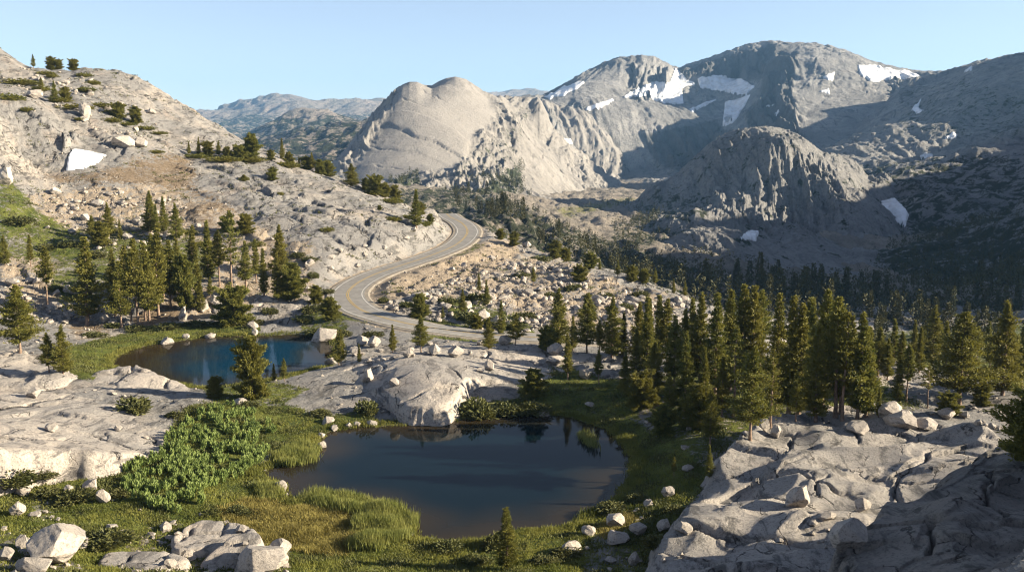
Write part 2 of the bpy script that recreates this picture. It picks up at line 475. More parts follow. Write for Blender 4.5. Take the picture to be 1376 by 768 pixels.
near_ctrl = [
    # towards the viewer
    ('z', 100, -24, 42), ('z', 688, -26, 42), ('z', 1300, -20, 42), ('z', -300, -24, 42), ('z', 1700, -16, 42),
    ('z', 0, -35.5, 76), ('z', 300, -37, 78), ('z', 688, -37.8, 78), ('z', 1000, -36.5, 72), ('z', 1150, -33.5, 64), ('z', 1300, -30, 62),
    ('z', 1600, -19, 66), ('z', 1780, -13, 70), ('z', 1780, -29, 90), ('z', 1600, -33, 92), ('z', 1780, -34, 110), ('z', 1780, -40, 150),  # unseen knoll past the right edge, raised to shade the near corner
    (50, 740, 87), (300, 760, 86), (600, 762, 89), (760, 750, 91), (850, 765, 87), (80, 700, 97.7), (230, 660, 107.5), (0, 680, 101),
    (450, 700, 102), (300, 600, 124), (250, 560, 134), (380, 560, 138), (330, 545, 141), (120, 640, 112), (0, 650, 108), (-100, 640, 108), (-250, 620, 112),
    (850, 700, 99), (880, 660, 106), (900, 600, 120), (930, 560, 133), (870, 560, 135), (1000, 590, 122), (1100, 565, 128), (1200, 555, 132),
    (1290, 545, 139), (1350, 532, 144), (1450, 540, 140), (1380, 620, 112), (1250, 620, 110), (1100, 650, 104), (960, 690, 98), (1000, 750, 86),
    # between the ponds and left of them
    (0, 520, 148), (90, 520, 148), (200, 530, 146), (-150, 510, 150), (90, 495, 158), (270, 530, 148), (440, 500, 160), (480, 490, 166), (540, 485, 170),
    (640, 500, 160), (720, 500, 163), (760, 505, 160), (800, 510, 158), (850, 500, 160), (760, 480, 175),
    (30, 480, 168), (130, 460, 184), (0, 430, 195), (60, 440, 195), (200, 437, 203), (300, 432, 206), (380, 430, 207), (430, 440, 200), (440, 415, 214),
    (500, 470, 178), (560, 466, 180), (640, 465, 182), (700, 460, 186), (-150, 430, 190),
    # forest floor
    (900, 520, 150), (1000, 510, 155), (1100, 510, 155), (1200, 505, 158), (1300, 500, 163), (950, 470, 185), ('z', 1050, -44, 200), ('z', 1200, -46, 205),
    ('z', 1350, -47, 205), ('z', 1500, -46, 200), ('z', 1050, -55, 250), ('z', 1250, -58, 260), ('z', 1500, -58, 260),
    # the bank between the road and the forest
    (520, 400, 222), (560, 410, 215), (600, 420, 210), (560, 385, 236), (600, 370, 252), (640, 350, 275), (660, 330, 300), (650, 400, 225), (700, 385, 240),
    (700, 420, 212), (760, 420, 214), (760, 385, 245), (820, 410, 226), (870, 430, 212), (700, 352, 285), (850, 450, 198),
    (645, 305, 340), (665, 313, 335), (720, 340, 318), (800, 362, 290), (880, 385, 265), (932, 405, 245), ('z', 1000, -42, 228),
    ('z', 660, -44, 375), ('z', 730, -52, 355), ('z', 820, -52, 325), ('z', 900, -53, 300), ('z', 960, -54, 275), ('z', 660, -66, 460), ('z', 800, -74, 460),
    ('z', 1000, -72, 400), ('z', 1300, -72, 400), ('z', 1000, -82, 520), ('z', 1300, -85, 520), ('z', 700, -78, 540), ('z', 1550, -70, 400),
    # left hill: foot, grove and slabs
    (60, 330, 255), (150, 340, 250), (250, 345, 252), (350, 352, 250), (420, 362, 246), (0, 340, 245), (40, 400, 215), (100, 425, 209), (0, 390, 215), (180, 390, 225),
    (300, 390, 226), (380, 395, 226), (430, 385, 233), (440, 350, 252), (470, 340, 262), (510, 330, 274), (550, 320, 288), (590, 308, 310), (600, 297, 335),
    (420, 320, 264), (470, 305, 280), (530, 295, 298), (570, 288, 318), (350, 310, 272), (260, 300, 280), (150, 290, 280), (60, 285, 275), (0, 275, 268),
    (240, 235, 322), (300, 250, 312), (400, 260, 318), (480, 275, 314), (330, 222, 345), (420, 236, 352), (500, 258, 348), (550, 276, 344),
    (60, 236, 300), (120, 228, 306), (200, 240, 312), (0, 235, 285),
    (20, 205, 308), (60, 199, 316), (110, 195, 330), (60, 160, 326), (0, 165, 306), (110, 165, 340), (170, 200, 330), (220, 205, 340), (260, 215, 345),
    (0, 120, 350), (60, 130, 360), (120, 130, 370), (180, 165, 365), (240, 180, 375), (300, 200, 372),
    (0, 64, 425), (40, 92, 430), (95, 93, 430), (135, 92, 428), (185, 104, 424), (215, 120, 420), (260, 147, 412), (300, 172, 402), (330, 190, 395),
    (380, 208, 384), (440, 230, 376), (480, 246, 372), (520, 263, 368), (560, 279, 362), (590, 290, 372),
    ('z', 0, 10, 520), ('z', 150, 5, 520), ('z', 300, -22, 500), ('z', 400, -45, 500), ('z', 500, -55, 470), ('z', 580, -52, 450),
    (-150, 20, 430), (-150, 120, 350), (-150, 230, 290), (-150, 330, 240), (-300, -20, 430), (-300, 250, 280), (-300, 420, 190), ('z', -250, 30, 540),
]
near = Field(near_ctrl, -0.80, 0.86, 42, 545, 1100, 980)
near.base = near.Z.copy()
X, Y, Z = near.X, near.Y, near.Z

def road_dist(X, Y):
    best = np.full(X.shape, 1e9); zr = np.zeros(X.shape); side = np.zeros(X.shape)
    m = (X > -90) & (X < 40) & (Y > 180) & (Y < 420)
    xs, ys = X[m], Y[m]
    b = np.full(xs.shape, 1e9); zz = np.zeros(xs.shape)
    R = road_pts[::2]
    for i in range(len(R) - 1):
        a, c = R[i], R[i + 1]
        e = c - a; L = e[0] ** 2 + e[1] ** 2
        t = np.clip(((xs - a[0]) * e[0] + (ys - a[1]) * e[1]) / L, 0, 1)
        d = np.hypot(xs - a[0] - t * e[0], ys - a[1] - t * e[1])
        w = d < b
        b = np.where(w, d, b); zz = np.where(w, a[2] + t * e[2], zz)
    best[m] = b; zr[m] = zz
    return best, zr

pond1_px = [(350, 640), (372, 624), (380, 612), (420, 606), (428, 592), (440, 581), (478, 574), (540, 571), (600, 567), (640, 560), (690, 556), (740, 557), (785, 566), (815, 578),
            (838, 598), (849, 625), (843, 650), (822, 674), (785, 692), (765, 706), (735, 713), (700, 712), (665, 722), (640, 729), (600, 727), (555, 722),
            (548, 705), (520, 690), (480, 680), (430, 674), (400, 676), (383, 664), (378, 652)]
pond2_px = [(150, 488), (163, 476), (198, 464), (240, 458), (290, 452), (340, 452), (400, 449), (430, 454), (448, 463), (447, 478), (440, 490), (405, 499), (380, 507), (340, 514), (300, 519),
            (262, 520), (200, 508), (165, 499)]
def on_level(px, py, z):
    x, y, zz = at(px, py, 1.0)
    return (x / zz * z, y / zz * z)
pond1 = smooth_closed([on_level(a, b, WZ1) for a, b in pond1_px], 5)
pond2 = smooth_closed([on_level(a, b, WZ2) for a, b in pond2_px], 5)
SD1 = poly_sdf(X, Y, pond1) + 0.5 * fbm(X, Y, 5.0, 3, 41)
SD2 = poly_sdf(X, Y, pond2) + 0.5 * fbm(X, Y, 5.0, 3, 42)
RD, RZ = road_dist(X, Y)

# ---- zones drawn on the photograph, kept as ground cover
PX, PY = project(X, Y, Z)
def zone(poly, soft, y0=0, y1=1e9):
    d = poly_sdf(PX, PY, poly)
    m = smooth(soft, -soft, d)
    return m * ((Y > y0) & (Y < y1))

green = np.zeros(X.shape)
for poly, soft, amt, y0, y1 in [
    ([(60, 478), (130, 455), (200, 438), (300, 434), (350, 440), (345, 455), (240, 462), (165, 478), (150, 492), (200, 505), (110, 510), (75, 495)], 6, 1.0, 150, 230),
    ([(-60, 645), (-60, 790), (790, 790), (800, 680), (720, 700), (650, 720), (560, 715), (480, 690), (400, 680), (370, 655), (340, 645), (350, 610), (430, 585), (470, 570), (520, 566),
      (490, 548), (420, 560), (400, 545), (300, 535), (250, 545), (220, 590), (215, 615), (100, 645)], 8, 0.92, 60, 150),
    ([(605, 560), (630, 535), (700, 528), (760, 532), (850, 555), (910, 590), (960, 640), (900, 710), (860, 790), (760, 790), (760, 700), (840, 655), (845, 625), (810, 585), (740, 562)], 8, 0.95, 75, 150),
    ([(-60, 235), (20, 240), (60, 285), (130, 320), (110, 355), (-60, 345)], 10, 0.62, 200, 320),
    ([(95, 300), (160, 300), (280, 320), (300, 380), (200, 400), (90, 420), (60, 380)], 14, 0.56, 190, 300),
    ([(498, 424), (560, 424), (650, 436), (665, 447), (600, 436), (530, 434)], 4, 0.9, 180, 240),
    ([(440, 432), (520, 442), (600, 456), (690, 462), (690, 452), (600, 444), (520, 434), (460, 420)], 3, 0.6, 180, 240),
    ([(590, 405), (625, 395), (700, 420), (730, 450), (660, 440), (610, 430)], 8, 0.62, 180, 260),
    ([(405, 420), (450, 405), (470, 440), (450, 460), (400, 445)], 8, 0.62, 180, 240),
    ([(270, 520), (360, 510), (420, 520), (380, 545), (290, 550)], 8, 0.66, 130, 170),
    ([(690, 505), (760, 490), (860, 520), (860, 560), (700, 540)], 10, 0.8, 130, 190),
    ([(860, 560), (870, 500), (1000, 470), (1180, 500), (1250, 545), (1180, 575), (1000, 600), (930, 640)], 16, 0.58, 90, 230),
    ([(605, 340), (640, 318), (655, 330), (620, 345)], 3, 0.5, 250, 360),
    ([(1120, 445), (1420, 430), (1420, 540), (1330, 520), (1250, 500), (1150, 505)], 12, 0.6, 150, 400),
    ([(1060, 700), (1150, 670), (1180, 640), (1200, 650), (1150, 690), (1080, 715)], 6, 0.55, 60, 110),
]:
    green = np.maximum(green, amt * zone(poly, soft, y0, y1))
bare = np.zeros(X.shape)
for poly in ([(165, 800), (165, 728), (230, 703), (330, 700), (392, 735), (392, 800)], [(-60, 700), (30, 712), (112, 755), (120, 800), (-60, 800)], [(40, 660), (62, 655), (80, 700), (45, 706)], [(780, 745), (800, 710), (860, 700), (870, 790), (780, 790)]):
    bare = np.maximum(bare, zone(poly, 8, 60, 120))
green = green * (1 - 0.42 * bare)
soil = np.zeros(X.shape)
for poly, soft, amt, y0, y1 in [
    ([(60, 238), (140, 226), (200, 205), (250, 206), (268, 235), (240, 262), (200, 250), (150, 252), (80, 250)], 16, 0.72, 250, 360),
    ([(178, 425), (235, 405), (246, 428), (180, 442)], 6, 0.9, 190, 230),
    ([(860, 560), (870, 500), (1000, 480), (1180, 520), (1250, 545), (1180, 575), (1000, 600)], 16, 0.62, 90, 230),
    ([(170, 790), (160, 730), (230, 705), (330, 705), (390, 740), (390, 790)], 10, 0.62, 60, 110), ([(-60, 700), (30, 715), (110, 760), (110, 800), (-60, 800)], 10, 0.6, 60, 110), ([(40, 660), (60, 655), (75, 700), (45, 705)], 5, 0.55, 80, 120),
    ([(80, 425), (150, 425), (150, 450), (100, 460)], 8, 0.55, 180, 230),
    ([(1000, 760), (1020, 715), (1090, 700), (1180, 720), (1130, 790)], 8, 0.55, 60, 100),
    ([(250, 230), (330, 280), (300, 330), (200, 300)], 14, 0.48, 250, 340),
]:
    soil = np.maximum(soil, amt * zone(poly, soft, y0, y1))
gold = 0.95 * zone([(290, 684), (330, 672), (420, 680), (480, 692), (500, 715), (470, 745), (400, 738), (330, 722)], 8, 80, 120)
gold = np.maximum(gold, 0.7 * zone([(800, 705), (850, 680), (860, 700), (810, 725)], 5, 80, 110))
gravel = 0.95 * zone([(498, 372), (560, 352), (640, 322), (690, 322), (700, 340), (660, 365), (600, 385), (540, 400), (500, 415), (485, 395)], 6, 190, 350)
gravel = np.maximum(gravel, 0.6 * zone([(0, 260), (240, 240), (420, 330), (430, 400), (300, 430), (0, 420)], 14, 200, 330))
gravel = np.maximum(gravel, 0.55 * zone([(560, 400), (700, 330), (800, 365), (930, 405), (880, 450), (700, 440)], 14, 190, 330))
gravel = np.maximum(gravel, 0.8 * smooth(6.6, 4.9, RD))
talus = 1.0 * zone([(40, 245), (150, 255), (250, 262), (260, 330), (150, 345), (60, 300)], 14, 230, 330)
talus = np.maximum(talus, zone([(500, 392), (600, 372), (690, 330), (790, 375), (930, 410), (900, 470), (700, 460), (640, 440), (560, 425), (510, 425)], 12, 190, 330))
talus = np.maximum(talus, 0.8 * zone([(0, 370), (120, 380), (90, 440), (30, 430), (0, 440)], 10, 180, 260))
talus = np.maximum(talus, 0.6 * zone([(0, 90), (120, 100), (200, 150), (250, 200), (150, 190), (60, 140), (0, 140)], 14, 300, 440))
cliff = zone([(-60, 140), (60, 150), (150, 165), (165, 200), (100, 200), (60, 240), (-60, 240)], 10, 260, 360)

# ---- shape: road bench, pond basins, rock relief
Zb = Z.copy()
soft_ground = np.clip(green * 1.2 + gold + soil * 0.8, 0, 1)
relief = (1 - 0.85 * soft_ground)
dist_amp = np.clip(Y / 220, 0.6, 1.5)
# exfoliating slabs on the hill, angular blocks on cliffs and talus, gentle hummocks in the meadow
ang = 0.55
Xr = X * math.cos(ang) + Y * math.sin(ang); Yr = -X * math.sin(ang) + Y * math.cos(ang)
f1, g1 = facets(Xr * 0.55 + 3 * noise(X / 11, Y / 11, 91), Yr + 3 * noise(X / 11, Y / 11, 92), 9.0, 5, 0.14, 0.08)
j1, e1 = joints(X, Y, 5.5, 0.95, 93, 0.9, 0.35)
j2, e2 = joints(X, Y, 8.0, 2.3, 94, 0.75, 0.35)
f2, g2 = facets(X + 2 * noise(X / 6, Y / 6, 3), Y + 2 * noise(X / 6, Y / 6, 4), 3.2, 6, 0.45, 0.22)
f3, g3 = facets(X, Y, 1.5, 8, 0.6, 0.35)
hump = fbm(X, Y, 26, 5, 11, 0.5)
d_slab = 1.0 * hump + 1.1 * sheets(X, Y, 34, 193) + 0.7 * f1 + 0.12 * f2 + j1 + j2 - 0.5 * np.maximum(e1, e2)
d_cliff = 1.2 * hump + 1.6 * f1 + 0.5 * f2 + 2.2 * j1 + 1.2 * j2 - 0.9 * np.maximum(e1, e2)
d_tal = 0.6 * hump + 0.42 * f2 + 0.34 * f3 + 0.4 * j1
d_soft = 0.35 * fbm(X, Y, 9, 5, 21, 0.55) + 0.25 * hump
det = d_slab * (1 - cliff) + d_cliff * cliff
det = det * (1 - talus) + d_tal * talus
low = smooth(-36.0, -31.0, Zb)
det = det * (0.45 + 0.55 * np.maximum(low, smooth(190, 215, Y)))
det = det * relief + d_soft * (1 - relief)
keepout = (1 - zone([(84, 234), (84, 204), (97, 194), (125, 199), (152, 209), (132, 224), (110, 232)], 3, 250, 360)) * smooth(6.0, 12.0, RD) * smooth(0.5, 7.0, SD1) * smooth(0.5, 7.0, SD2)
Z = Zb + det * keepout * np.clip((Y - 40) / 30, 0, 1)
Z = fit_skyline(near, Z, [(-30, 52), (0, 64), (20, 77), (35, 88), (45, 92), (95, 94), (115, 91), (135, 92), (160, 95), (185, 104), (200, 111), (215, 120), (240, 136), (260, 147), (280, 160), (300, 172), (330, 190), (355, 200), (380, 209), (440, 231), (480, 247), (520, 264), (560, 280)], 0.02)
wr = smooth(10.5, 5.0, RD)
Z = Z * (1 - wr) + (RZ - 0.25) * wr
for SD, wz in ((SD1, WZ1), (SD2, WZ2)):
    w = smooth(9.0, 0.5, SD)
    shore = wz + 0.03 + 0.10 * np.maximum(SD, 0) + 0.10 * fbm(X, Y, 2.5, 3, 55) * smooth(0.3, 2, SD)
    Z = np.where(SD > 0, Z * (1 - w) + shore * w, Z)
    Z = np.where((SD > 0) & (SD < 9), np.maximum(Z, wz + 0.04), Z)
    Z = np.where(SD <= 0, wz - np.minimum(2.0, 0.03 - 0.35 * SD), Z)
near.Z = Z
green = np.where((np.minimum(SD1, SD2) < 1.2) & (np.minimum(SD1, SD2) > -1), np.maximum(green, 0.55 * (SD1 < 5) + 0.5 * (SD2 < 5)), green)
under = (np.minimum(SD1, SD2) < 0.1)
soil = np.where(under, 1.0, soil)
cover = np.stack([np.where(under, 0, green), soil, gold, gravel], -1)
hill = link('hillside_terrain', grid_mesh('hillside_terrain', X, Y, Z, None, {'cover': cover}), M['ground'], kind='structure')

# ================================================================ outcrops
OUT = []
outcrops = []
def outcrop(label, foot, tops, seed, mat='outcrop', edge=2.2, rough=1.0, res=0.28, group='granite outcrops around the ponds', joint=6.0, big=0.0):
    fp = smooth_closed([((px - CX) / F_PX / 1.0 * Yv * 1.0, Yv) for px, Yv in foot], 5)
    # bearings in FOOT are taken at ground level, where one photo column is close to x/y = (px-CX)/F
    us = fp[:, 0] / fp[:, 1]
    y0, y1 = fp[:, 1].min() - 2, fp[:, 1].max() + 2
    u0, u1 = us.min() - 0.02, us.max() + 0.02
    ym = (y0 + y1) / 2
    nu = int(min(520, max(60, (u1 - u0) * ym / res))); nv = int(min(420, max(50, (y1 - y0) / res)))
    f = Field(tops + [], u0, u1, y0, y1, nu, nv, 2e-3)
    x, y = f.X, f.Y
    sd = -(poly_sdf(x, y, fp) + 0.9 * fbm(x, y, 6, 4, seed + 3))
    g = near.height(x, y)
    top = np.maximum(f.Z, g - 0.5)
    a = 0.4 + 0.2 * (seed % 5)
    xr = x * math.cos(a) + y * math.sin(a); yr = -x * math.sin(a) + y * math.cos(a)
    wx = 1.4 * noise(x / 5, y / 5, seed + 30); wy = 1.4 * noise(x / 5, y / 5, seed + 31)
    fa, ga = facets((xr + wx) * 0.6, yr + wy, joint, seed, 0.10, 0.04)
    ja, ea = joints(x, y, joint * 0.75, a + 0.6, seed + 50, 0.46, 0.26)
    jb, eb = joints(x, y, joint * 1.1, a + 2.2, seed + 60, 0.40, 0.26)
    fb, gb = facets(x + wx, y + wy, joint * 0.35, seed + 9, 0.22, 0.10)
    d = 0.5 * fbm(x, y, 16, 6, seed + 1, 0.36) + 0.45 * fa + 0.2 * fb * smooth(0.1, 0.5, noise(x / 9, y / 9, seed + 40)) + 0.3 * sheets(x, y, 24, seed + 80, 1.6) + ja + jb - 0.9 * np.maximum(ea, eb)
    top = top + d * rough + big * (fbm(xr / 1.6, yr, 13, 2, seed + 70, 0.4, True) - 0.5)
    t = np.clip(sd / (edge * (0.7 + 0.6 * (0.5 + noise(x / 7, y / 7, seed + 20)))), 0, 1)
    prof = 1 - (1 - t) ** 2.6
    bottom = g - 1.2
    f.Z = np.where(sd > 0, bottom + (top - bottom) * prof, bottom)
    keep = sd > -0.6
    o = link('granite_outcrop', grid_mesh('granite_outcrop', x, y, f.Z, keep), M[mat], label=label, cat='rock outcrop', group=group)
    f.Z = np.where(sd > 0.05, f.Z, -1e4)
    OUT.append(f); outcrops.append(o)
    return o

outcrop('broad pale stepped granite slab above the leafy green thicket',
        [(-80, 103), (0, 106), (60, 109), (120, 111.5), (170, 116), (212, 122), (224, 130), (205, 137), (150, 141), (60, 143), (0, 143), (-90, 143)],
        [(0, 592, 109), (60, 593, 111.5), (120, 602, 114), (170, 596, 119), (205, 590, 125), (190, 570, 130), (100, 562, 128), (0, 552, 129), (0, 525, 142), (100, 536, 140), (185, 552, 137), (-80, 585, 109), (-80, 525, 142), (-80, 550, 128)], 101, edge=1.5, joint=7)
outcrop('rounded pale slab beside the bushy pines left of the upper pond',
        [(-60, 145), (0, 144.5), (50, 145.5), (86, 149), (82, 157), (40, 163), (-60, 164)],
        [(0, 489, 156), (40, 486, 158), (76, 506, 152), (20, 513, 147), (-60, 490, 156), (-60, 515, 147)], 102)
outcrop('low grey slab along the near bank of the upper pond',
        [(84, 144), (130, 142), (200, 143), (255, 146), (270, 150), (235, 155), (150, 157.5), (92, 154)],
        [(100, 511, 151), (170, 502, 155), (250, 516, 151), (230, 536, 146), (130, 531, 146), (180, 518, 150)], 103)
outcrop('great rounded granite hump dropping straight into the lower pond',
        [(390, 149), (430, 150), (475, 148), (503, 143), (540, 137.6), (600, 137.4), (622, 141), (640, 150), (690, 153), (740, 157), (800, 159), (845, 163), (850, 171), (800, 176), (740, 179), (680, 178), (600, 176), (540, 173), (490, 170), (450, 166), (415, 158)],
        [(480, 488, 167), (540, 478, 159), (500, 483, 164), (600, 471, 168), (680, 467, 173), (590, 505, 147), (560, 492, 152), (597, 524, 141.5), (565, 534, 141), (532, 545, 140.5), (510, 540, 144), (520, 515, 148), (470, 504, 157), (440, 528, 153), (400, 540, 151), (420, 515, 158), (640, 506, 152), (720, 488, 166), (800, 490, 169), (740, 474, 174), (660, 490, 162), (615, 540, 142)], 104, edge=1.8, rough=0.8, joint=9, res=0.22)
outcrop('wide grey ledge of jointed granite between the forest and the bottom edge',
        [(835, 70), (842, 80), (862, 87), (900, 93), (935, 101), (960, 108), (990, 115), (1020, 120), (1100, 125), (1200, 125), (1280, 119), (1345, 113), (1420, 103), (1440, 88), (1330, 80), (1250, 78), (1180, 72), (1140, 66), (1000, 62)],
        [(1150, 564, 120), (1040, 578, 117), (1000, 592, 113), (1250, 577, 116), (1340, 602, 106), (960, 655, 101), (1000, 640, 103), (1100, 620, 106), (1200, 632, 101), (1050, 685, 93), (950, 708, 90), (900, 738, 86), (865, 768, 82), (1000, 740, 83), (1100, 745, 80), (1150, 705, 87), ('z', 1000, -35.5, 72), ('z', 1100, -36, 68), (1280, 628, 102), ('z', 1420, -33.5, 100), ('z', 1250, -36, 80), ('z', 1400, -36, 86), ('z', 1180, -36, 74), ('z', 1420, -36, 80)], 105, edge=2.4, mat='outcrop_grey', rough=1.25, joint=7, res=0.2, big=1.2)
outcrop('dark granite knob in shadow at the bottom right corner',
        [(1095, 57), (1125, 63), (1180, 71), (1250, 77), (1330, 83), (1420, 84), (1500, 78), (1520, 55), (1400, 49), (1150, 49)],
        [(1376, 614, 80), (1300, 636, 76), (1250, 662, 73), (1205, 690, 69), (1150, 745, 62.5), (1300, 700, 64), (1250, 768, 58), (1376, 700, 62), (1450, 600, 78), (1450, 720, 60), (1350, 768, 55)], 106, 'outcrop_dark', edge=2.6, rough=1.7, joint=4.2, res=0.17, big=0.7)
outcrop('sunlit slab sloping into the far side of the upper pond',
        [(322, 205), (350, 203), (385, 201), (408, 203), (415, 208), (395, 217), (350, 222), (325, 216)],
        [(335, 412, 216), (360, 408, 217), (395, 425, 210), (380, 440, 203), (345, 432, 208)], 107, edge=1.6)
outcrop('flat pale shelf with tufts between the boulders of the lower left foreground',
        [(205, 90), (240, 88.5), (300, 90), (345, 92), (335, 95), (300, 97), (240, 97)],
        [(240, 722, 92), (300, 715, 94), (330, 716, 93.5), (280, 735, 90)], 108, edge=1.0, rough=0.5, joint=3)
outcrop('pale wedge of bare rock beside the golden sedge meadow',
        [(250, 85), (300, 86.5), (340, 89), (345, 91), (320, 91.5), (270, 89), (248, 87)],
        [(260, 738, 88), (300, 722, 89.5), (335, 718, 90.5), (330, 735, 88)], 109, edge=0.8, rough=0.4, joint=3)
outcrop('sunlit broken shelf behind the right hand pines',
        [(1170, 150), (1220, 148), (1265, 149), (1275, 156), (1230, 162), (1175, 162)],
        [(1180, 492, 159), (1210, 494, 158), (1250, 502, 156), (1200, 515, 151), (1250, 518, 150)], 110, edge=1.4, joint=4)
outcrop('low pale slab in front of the pines beyond the round boulder',
        [(800, 163), (860, 160), (880, 165), (870, 176), (830, 180), (795, 175)],
        [(810, 486, 174), (850, 484, 174), (860, 496, 166), (820, 500, 165)], 111, edge=1.4, joint=4)

outcrop('low flat pale slab at the bottom edge left of the shelf',
        [(105, 83.5), (165, 82.5), (228, 84), (235, 86.5), (170, 88.5), (112, 87)],
        [(140, 754, 85), (205, 752, 85.5), (170, 746, 86.8)], 112, edge=0.8, rough=0.4, joint=3)
outcrop('flat pale slab in the meadow above the big angular boulder',
        [(150, 96.5), (185, 96), (215, 97), (205, 99.5), (165, 100)],
        [(170, 706, 98), (200, 704, 98), (185, 700, 99)], 113, edge=0.7, rough=0.3, joint=3)

def surface(x, y, with_out=True):
    z = near.height(x, y)
    if with_out:
        for f in OUT:
            z = np.maximum(z, f.height(x, y))
    return z
_vv = np.exp(np.linspace(math.log(46), math.log(540), 1500))
def hit(px, py, y_min=46.0):
    """first ground or outcrop point on the view ray through (px, py)"""
    x1, _, z1 = at(px, py, 1.0)
    yy = _vv[_vv > y_min]
    zz = surface(x1 * yy, yy)
    below = np.nonzero(z1 * yy <= zz)[0]
    if len(below) == 0:
        return None
    i = below[0]
    y = yy[i]
    if i > 0:
        a = (z1 * yy[i - 1] - zz[i - 1]); b = (z1 * yy[i] - zz[i])
        y = yy[i - 1] + (yy[i] - yy[i - 1]) * a / (a - b + 1e-9)
    x = x1 * y
    return Vector((x, y, float(surface(np.array([x]), np.array([y]))[0])))

# ================================================================ water
def pond(name, poly, wz, mat='water', n=130):
    x0, y0 = poly.min(0) - 1.5; x1, y1 = poly.max(0) + 1.5
    gx, gy = np.meshgrid(np.linspace(x0, x1, n), np.linspace(y0, y1, n))
    sd = poly_sdf(gx, gy, poly)
    depth_sky = smooth(0.5, -9.0, sd + 2.0 * noise(gx / 8, gy / 8, 77))
    if mat == 'water_sky_tint':
        depth_sky = depth_sky * smooth(-68, -50, gx + 4 * noise(gx / 9, gy / 9, 78))  # blue painted as sky reflection at right, brown as tree reflection at left
    at4 = np.stack([depth_sky] * 3 + [np.ones_like(depth_sky)], -1)
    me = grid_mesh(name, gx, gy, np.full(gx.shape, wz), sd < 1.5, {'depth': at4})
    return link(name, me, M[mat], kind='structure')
pond('pond_water', pond1, WZ1)
pond('upper_pond_water', pond2, WZ2, 'water_sky_tint')

# ================================================================ road
def ribbon(name, off0, off1, lift, mat, skip=None, zdrop0=0.0, zdrop1=0.0):
    P = road_pts
    T = np.gradient(P[:, :2], axis=0); T /= np.linalg.norm(T, axis=1)[:, None]
    N = np.stack([T[:, 1], -T[:, 0]], 1)
    a = np.hstack([P[:, :2] + N * off0, P[:, 2:3] + lift - zdrop0]); b = np.hstack([P[:, :2] + N * off1, P[:, 2:3] + lift - zdrop1])
    n = len(P)
    co = np.vstack([a, b]); i = np.arange(n - 1)
    q = np.stack([i, i + 1, n + i + 1, n + i], 1)
    me = raw_mesh(name, co, q, True)
    o = link(name, me, mat, kind='structure')
    return o
# normals point up for the order (left edge, right edge) whichever way the road runs
ribbon('road_shoulder', -4.7, 4.7, 0.0, M['shoulder'])
ribbon('road_verge', -5.7, -4.7, 0.0, M['shoulder'], None, 0.5, 0.0)
ribbon('road_verge', 4.7, 5.7, 0.0, M['shoulder'], None, 0.0, 0.5)
ribbon('road', -3.9, 3.9, 0.05, M['asphalt'])
ribbon('road_edge_line', -3.40, -3.22, 0.07, M['white'])
ribbon('road_edge_line', 3.22, 3.40, 0.07, M['white'])
ribbon('road_centre_line', -0.30, -0.10, 0.07, M['yellow'])
ribbon('road_centre_line', 0.10, 0.30, 0.07, M['yellow'])
# ================================================================ valley and mountains
def mountain(name, ctrls, u0, u1, y0, y1, nu, nv, mat, relief, cover_fn=None, sky=None, kind='structure', label=None, cat=None):
    f = Field(ctrls, u0, u1, y0, y1, nu, nv, 5e-5)
    f.base = f.Z.copy()
    f.Z = f.Z + relief(f)
    if sky: f.Z = fit_skyline(f, f.Z, sky)
    px, py = f.pix()
    cov = np.zeros(f.X.shape + (4,)); cov[..., 3] = 1
    if cover_fn: cover_fn(f, px, py, cov)
    o = link(name, grid_mesh(name, f.X, f.Y, f.Z, None, {'cover': cov}), M[mat], kind=kind, label=label, cat=cat)
    f.px, f.py = px, py
    return f

def rel(wl, amp, seed, fac=0.5, ridge=True, octs=7, rocky=None, low=1.0):
    def fn(f):
        x, y = f.X, f.Y
        w = 0.18 * wl
        xw = x + w * noise(x / wl, y / wl, seed + 50); yw = y + w * noise(x / wl, y / wl, seed + 51)
        r = amp * (0.55 * (fbm(xw, yw, wl, octs, seed, 0.40, ridge) - (0.6 if ridge else 0)) + 0.6 * fbm(x, y, wl * 0.8, octs, seed + 77, 0.45))
        fa, ga = facets(xw, yw * 0.8, wl * 0.16, seed + 7, 0.5, 0.15)
        fb, gb = facets(xw, yw, wl * 0.05, seed + 8, 0.5, 0.2)
        rib = fbm(xw / (wl * 0.16), yw / (wl * 0.75), 1.0, 5, seed + 90, 0.55, True) - 0.6
        ja, ea = joints(x, y, wl * 0.2, 0.7 + seed % 3, seed + 91, amp * 0.16, wl * 0.012)
        fc, gc = facets(xw, yw * 0.35, wl * 0.09, seed + 9, 0.9, 0.35)
        if rocky is None:
            k = 0.8
        else:
            px, py = project(x, y, f.Z)
            k = rocky(px, py)
        kc = np.clip(k - 0.9, 0, 1)
        return r * np.clip(k + 0.35, 0, 1.1) * low + k * (fac * (0.45 * fa + 0.6 * fb) + amp * 0.22 * rib + ja - amp * 0.10 * ea) + kc * (0.55 * fc + amp * 0.28 * (fbm(xw / (wl * 0.07), yw / (wl * 0.5), 1.0, 4, seed + 95, 0.5, True) - 0.5))
    return fn

def pzone(px, py, poly, soft):
    return smooth(soft, -soft, poly_sdf(px, py, poly))

